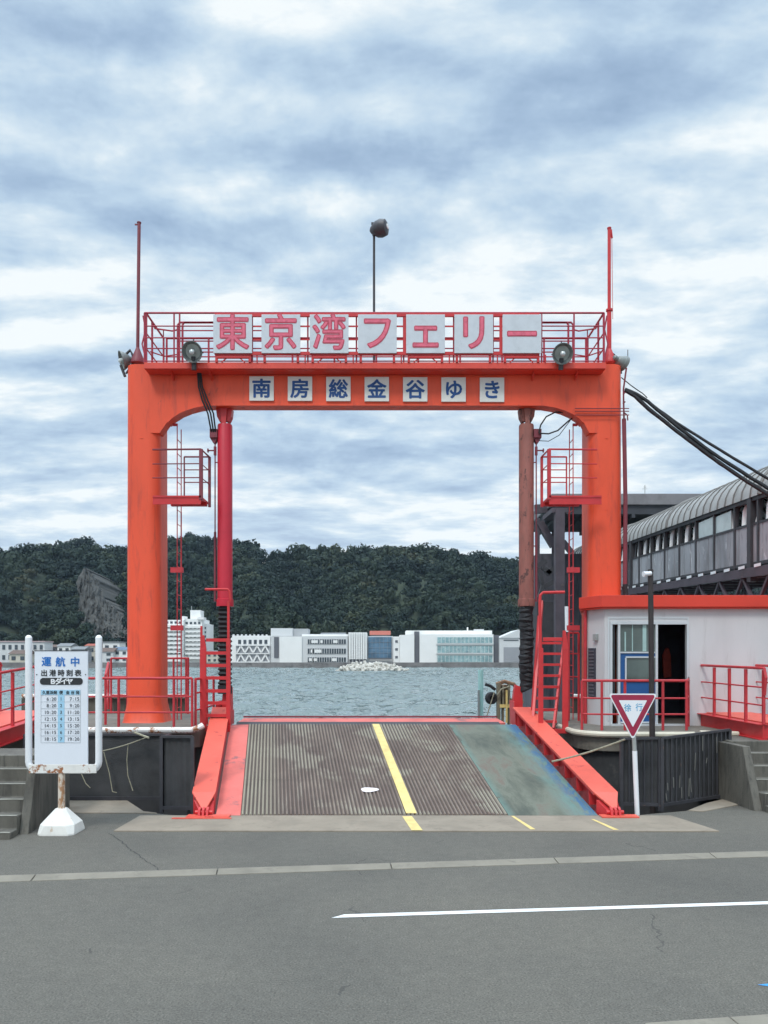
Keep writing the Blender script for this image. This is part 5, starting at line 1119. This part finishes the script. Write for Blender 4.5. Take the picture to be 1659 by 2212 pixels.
# ------------------------------------------------------------------ breakwater of pale concrete blocks
def tetra():
    mb = MB(); dirs = [Vector((0, 0, 1)), Vector((.94, 0, -.33)), Vector((-.47, .82, -.33)), Vector((-.47, -.82, -.33))]
    for d_ in dirs: mb.tube([d_*0, d_*.35, d_*1.15, d_*1.25], [.52, .48, .34, .24], 8)
    return mb
TM = mat('pale_block_concrete', (.52, .50, .45), .9, var=.25, vs=.8, dirt=(.25, .24, .2), da=.56, bump=.3, bs=8)
Yr = 284.0; t0 = tetra().build('tetrapod', TM, None); first = t0
r4 = np.random.default_rng(11); spots = []
for layer, (ua, ub, v, nn_) in enumerate(((730, 882, 1449.2, 21), (736, 868, 1446.0, 20), (744, 862, 1442.8, 18), (752, 848, 1439.6, 14), (770, 836, 1436.6, 9))):
    for k in range(nn_):
        spots.append((ua+(ub-ua)*(k+r4.uniform(.2, .8))/nn_, v+r4.uniform(-.8, .8), Yr+layer*.9+r4.uniform(-1, 1), layer))
for k, (u, v, Yq, ly) in enumerate(spots):
    o = t0 if k == 0 else t0.copy()
    if k: COL.objects.link(o)
    p = P(u, v, Yq); s = r4.uniform(1.0, 1.45); o.location = p; o.scale = (s, s, s); o.rotation_euler = tuple(r4.uniform(0, 6.28, 3)); o['_loc'] = tuple(p)
    tag(o, 'pale four legged concrete block heaped in the small breakwater off the far quay', 'concrete block', 'concrete blocks of the small breakwater')
tag(MB().lathe((XU(806, Yr+4), Yr+4, -3.4), (0, 0, 1), [(0, 13.5), (.9, 13), (1.6, 8), (2.6, 2)], 18).build('breakwater_core', TM, None), kind='structure')
for v in bpy.data.objects['breakwater_core'].data.vertices: v.co.y = Yr+4+(v.co.y-Yr-4)*.22
# ------------------------------------------------------------------ far town
def wallm(n, c, **k): return mat(n, c, .8, var=.06, vs=.08, bump=0, **k)
W1 = wallm('town_white', (.80, .80, .78)); W2 = wallm('town_pale_grey', (.60, .61, .61)); W3 = wallm('town_mid_grey', (.30, .31, .33)); W4 = wallm('town_dark_grey', (.12, .125, .14)); W5 = wallm('town_cream', (.56, .53, .45))
TG = mat('town_glass_teal', (.22, .36, .38), .12, var=.4, vs=.25, bump=0, dirt=(.50, .62, .60), da=.5); TD = mat('town_window_dark', (.06, .075, .09), .2, var=.3, vs=.4, bump=0)
TGB = mat('town_glass_blue', (.10, .20, .30), .08, var=.5, vs=.12, bump=0)
GB = -.15
def fbx(name, u0, u1, vt, vb, Yq, dep, m, par, bev=0):
    z0 = ZV(vb, Yq) if vb is not None else (GB+.0); return MB().box(XU(u0, Yq), XU(u1, Yq), Yq, Yq+dep, z0, ZV(vt, Yq)).build(name, m, par, bevel=bev)
def grid(name, u0, u1, v0, v1, nu, nv, Yq, m, par, fu=.6, fv=.5):
    du, dv = (u1-u0)/nu, (v1-v0)/nv
    for i in range(nu):
        for j in range(nv): MB().box(XU(u0+du*(i+.5-fu/2), Yq), XU(u0+du*(i+.5+fu/2), Yq), Yq-.25, Yq-.02, ZV(v0+dv*(j+.5+fv/2), Yq), ZV(v0+dv*(j+.5-fv/2), Yq)).build(name, m, par)
# apartment block
Yq = 405
t = thing('apartment_block', (XU(402, Yq), Yq, GB), 'tall white stepped apartment block with balconies and a rooftop tower', 'building')
fbx('wall', 345, 396, 1339, None, Yq, 16, W1, t); fbx('wall', 396, 436, 1337, None, Yq+3, 18, W1, t); fbx('wall', 436, 447, 1347, None, Yq+8, 16, W1, t)
fbx('roof_tower', 411, 433, 1318, 1337, Yq+6, 8, W1, t); fbx('parapet', 393, 399, 1331, 1339, Yq+2, 6, W1, t); fbx('parapet', 426, 440, 1333, 1338, Yq+2, 6, W1, t)
MB().tube([P(414, 1318, Yq+8), P(414, 1309, Yq+8)], .2, 5).build('aerial', W3, t)
mb = MB()
for k in range(9):
    v = 1350+k*9.3; mb.box(XU(343, Yq), XU(394, Yq), Yq-2.0, Yq-.02, ZV(v+4.6, Yq), ZV(v, Yq))
for k in range(8):
    v = 1352+k*9.6; mb.box(XU(398, Yq), XU(436, Yq), Yq+1.3, Yq+2.9, ZV(v+4.4, Yq), ZV(v, Yq))
mb.build('balcony', W1, t)
grid('window', 347, 394, 1340, 1424, 5, 9, Yq, TD, t, .55, .5); grid('window', 399, 435, 1341, 1418, 4, 8, Yq+3, TD, t, .55, .5); grid('window', 437, 446, 1352, 1416, 2, 7, Yq+8, TD, t)
# lattice front
Yq = 400
t = thing('lattice_building', (XU(545, Yq), Yq, GB), 'low white waterfront building with triangular lattice front and six square windows', 'building')
fbx('wall', 496, 584, 1373, None, Yq, 18, W1, t); fbx('recess', 510, 582, 1394, 1430, Yq-.5, .48, W3, t); grid('window', 512, 580, 1381, 1392, 6, 1, Yq, TD, t, .55, .8)
mb = MB()
for j, (va, vb) in enumerate(((1395, 1410), (1414, 1430))):
    for k in range(4):
        u = 512+k*17.5; mb.beam([P(u, vb, Yq-1), P(u+8.5, va, Yq-1)], .7, .7); mb.beam([P(u+8.5, va, Yq-1), P(u+17, vb, Yq-1)], .7, .7)
for v in (1394, 1412, 1430): mb.box(XU(509, Yq), XU(583, Yq), Yq-1.4, Yq-.6, ZV(v+1, Yq), ZV(v-1, Yq))
mb.build('lattice', W1, t)
mb = MB()
for k in range(9): mb.box(XU(500+k*9, Yq), XU(503+k*9, Yq), Yq+3, Yq+5, ZV(1373, Yq), ZV(1370, Yq))
mb.build('roof_vent', W2, t)
# big white hall with stripes
t = thing('striped_office', (XU(665, Yq), Yq, GB), 'white waterfront office with three horizontal window bands at right', 'building')
fbx('penthouse', 585, 632, 1357, 1374, Yq+5, 14, W2, t); fbx('penthouse', 632, 665, 1358, 1374, Yq+6, 12, wallm('town_shade_grey', (.40, .41, .42)), t)
fbx('wall', 585, 751, 1374.5, None, Yq, 22, W2, t); fbx('wall', 604, 652, 1375.5, None, Yq-.8, .78, W1, t); fbx('slot', 592, 602, 1376, 1421, Yq-.3, .28, W4, t); fbx('roof_edge', 652, 752, 1370, 1374.3, Yq+3, 16, W1, t)
for v0, v1 in ((1381, 1391), (1401, 1412), (1420, 1430)):
    a = fbx('window_band', 664, 747, v0, v1, Yq-.3, .28, TD, t)
    mb = MB()
    for k in range(16): mb.box(XU(664+k*5.2, Yq), XU(664.7+k*5.2, Yq), Yq-.6, Yq-.31, ZV(v1, Yq), ZV(v0, Yq))
    for _ in range(3): uu = random.uniform(666, 720); mb.box(XU(uu, Yq), XU(uu+random.uniform(4, 16), Yq), Yq-.45, Yq-.32, ZV(v1-2, Yq), ZV(v0+2, Yq))
    mb.build('blind', W1, a)
t = thing('ribbed_block', (XU(772, Yq), Yq, GB), 'narrow white block with vertical ribs left of the glass front', 'building')
fbx('wall', 752.5, 792.5, 1366, None, Yq+1, 16, W2, t)
mb = MB()
for k in range(8): mb.box(XU(754+k*5, Yq), XU(757.6+k*5, Yq), Yq-.2, Yq+.98, ZV(1424, Yq), ZV(1367, Yq))
mb.build('rib', W1, t); grid('window', 754, 792, 1424, 1431, 5, 1, Yq+1, W4, t, .6, .8)
t = thing('glass_front_building', (XU(820, Yq), Yq, GB), 'low building with a blue glass curtain front between two white blocks', 'building')
fbx('wall', 793, 849, 1374, None, Yq+3, 15, W2, t); a = fbx('glass_front', 795, 846, 1376, 1421, Yq+2.5, .45, TGB, t)
mb = MB()
for k in range(7): mb.box(XU(795+k*8.4, Yq), XU(795.4+k*8.4, Yq), Yq+2.3, Yq+2.48, ZV(1421, Yq), ZV(1376, Yq))
for v in (1387, 1399, 1410): mb.box(XU(795, Yq), XU(846, Yq), Yq+2.3, Yq+2.48, ZV(v+.4, Yq), ZV(v, Yq))
mb.build('mullion', W3, a); fbx('canopy', 797, 846, 1421.5, 1424, Yq-1, 3, W4, t)
t = thing('small_white_block', (XU(855, Yq), Yq, GB), 'small pale block with three square windows beside the glass front', 'building')
fbx('wall', 849.5, 863, 1375, None, Yq+1, 14, W1, t); grid('window', 851, 862, 1377, 1428, 1, 3, Yq+1, W4, t, .5, .3)
t = thing('wide_glass_office', (XU(970, Yq), Yq, GB), 'long white waterfront office with three pale green glass bands', 'building')
fbx('penthouse', 877, 1063, 1362, 1371, Yq+6, 16, W1, t)
fbx('wall', 863.5, 895, 1371.5, None, Yq, 22, W1, t); fbx('slot', 895.5, 906, 1364, None, Yq+1, 20, W4, t); fbx('wall', 906.5, 1066, 1370, None, Yq-1, 23, W1, t)
for v0, v1 in ((1376.5, 1389), (1395, 1410), (1416, 1430)):
    a = fbx('glass_band', 944, 1064, v0, v1, Yq-1.3, .28, TG, t); mb = MB()
    for k in range(15): mb.box(XU(944+k*8.5, Yq), XU(944.6+k*8.5, Yq), Yq-1.5, Yq-1.31, ZV(v1, Yq), ZV(v0, Yq))
    mb.build('mullion', W1, a)
MB().box(XU(942, Yq), XU(1065, Yq), Yq-1.9, Yq-1.02, ZV(1412.5, Yq), ZV(1410.5, Yq)).box(XU(942, Yq), XU(1065, Yq), Yq-1.9, Yq-1.02, ZV(1392.5, Yq), ZV(1390.5, Yq)).build('ledge', W2, t)
fbx('dark_end', 1066.5, 1078, 1372, None, Yq+1, 18, W4, t); fbx('roof_unit', 1025, 1045, 1359, 1362, Yq+8, 4, W2, t); MB().tube([P(1010, 1362, Yq+8), P(1010, 1355, Yq+8)], .4, 6).build('mast', W1, t)
t = thing('gabled_hall', (XU(1130, 398), 398, GB), 'grey waterfront hall with pale gabled roof at the right end', 'building')
Yh = 398; MB().box(XU(1079, Yh), XU(1190, Yh), Yh, Yh+24, GB, ZV(1378, Yh)).build('wall', W2, t)
MB().prismY([(XU(1078, Yh), ZV(1378, Yh)), (XU(1192, Yh), ZV(1378, Yh)), (XU(1150, Yh), ZV(1360, Yh)), (XU(1120, Yh), ZV(1360, Yh))], Yh-.5, Yh+24).build('roof', W2, t)
fbx('window', 1088, 1120, 1382, 1384, Yh-.2, .18, TD, t); fbx('shutter', 1088, 1122, 1398, 1430, Yh-.2, .18, W3, t); fbx('shutter', 1128, 1180, 1398, 1430, Yh-.2, .18, W3, t)
# small houses: each labelled by its look and neighbours
HR = {'brown': mat('roof_brown', (.13, .09, .075), .85, var=.2, bump=0), 'grey': mat('roof_grey', (.20, .21, .22), .85, var=.2, bump=0), 'red': mat('roof_red', (.34, .09, .06), .8, var=.2, bump=0), 'blue': mat('roof_blue', (.11, .16, .23), .8, var=.2, bump=0), 'pink': mat('roof_pinkish', (.44, .33, .33), .8, var=.15, bump=0)}
def house(u0, u1, vt, Yq, wm, roof, label, flat_=False, dep=10):
    t = thing('far_house', (XU((u0+u1)/2, Yq), Yq, GB), label, 'house', 'low houses along the far shore')
    zt = ZV(vt, Yq); x0, x1 = XU(u0, Yq), XU(u1, Yq); hr = 0 if flat_ else min(2.6, (x1-x0)*.22)
    MB().box(x0, x1, Yq, Yq+dep, GB, zt-hr).build('wall', wm, t)
    if flat_: MB().box(x0-.4, x1+.4, Yq-.5, Yq+dep+.4, zt+.01, zt+.6).build('roof', HR[roof], t)
    else: MB().prismX([(Yq-.6, zt-hr-.1), (Yq+dep+.6, zt-hr-.1), (Yq+dep/2, zt)], x0-.5, x1+.5).build('roof', HR[roof], t)
    n = max(2, int((x1-x0)/3.2)); nf = 2 if zt-hr > 5 else 1
    grid('window', u0, u1, vt+hr*S/Yq, 1431, n, nf, Yq, TD, t, .45, .45)
house(-12, 96, 1387, 398, W2, 'pink', 'long low shed with pinkish flat roof at the far left shore', True)
house(20, 58, 1404, 388, W5, 'brown', 'low cream house with brown roof before the long pinkish shed')
house(98, 122, 1392, 420, W4, 'brown', 'dark brown roofed house just right of the pinkish shed')
house(124, 152, 1389, 400, W1, 'grey', 'white house with grey gable behind the top of the timetable')
house(154, 182, 1396, 396, W3, 'grey', 'grey house with grey roof behind the timetable board')
house(184, 205, 1390, 410, W5, 'red', 'cream house with small red roof at the right timetable tube')
house(206, 244, 1399, 392, W2, 'brown', 'wide low grey house with brown roof right of the timetable')
house(222, 258, 1388, 415, W1, 'grey', 'white flat roofed house just left of the orange left pillar', True)
house(246, 276, 1397, 396, W1, 'blue', 'white house with bluish roof touching the left pillar')
house(446, 470, 1405, 402, W5, 'grey', 'small cream house with grey roof right of the apartment block')
house(472, 497, 1400, 410, W1, 'grey', 'white flat roofed house behind the left bellows', True)
house(693, 745, 1366, 440, W4, 'grey', 'dark roofed house showing above the striped office')
house(800, 842, 1362, 440, W3, 'red', 'red roofed house showing above the blue glass front')
house(1166, 1200, 1380, 392, W2, 'grey', 'pale grey flat house seen through the sloping ladder', True)
house(1200, 1222, 1392, 386, W1, 'blue', 'white house with bluish roof seen left of the hut')
house(1224, 1262, 1388, 392, W5, 'brown', 'cream house with brown roof nearest the hut corner')

# ------------------------------------------------------------------ sea haze
hz = MB().box(-1000, 1200, -100, 1000, -6, 150)
hm = bpy.data.materials.new('haze_air'); hm.use_nodes = True; t = hm.node_tree; t.nodes.clear()
ho = t.nodes.new('ShaderNodeOutputMaterial'); pv = t.nodes.new('ShaderNodeVolumePrincipled'); pv.inputs['Color'].default_value = (.62, .80, 1, 1); pv.inputs['Density'].default_value = .00007; pv.inputs['Anisotropy'].default_value = .3
t.links.new(pv.outputs[0], ho.inputs['Volume'])
tag(hz.build('haze', hm), 'thin bluish sea haze over the bay', 'haze', kind='stuff')
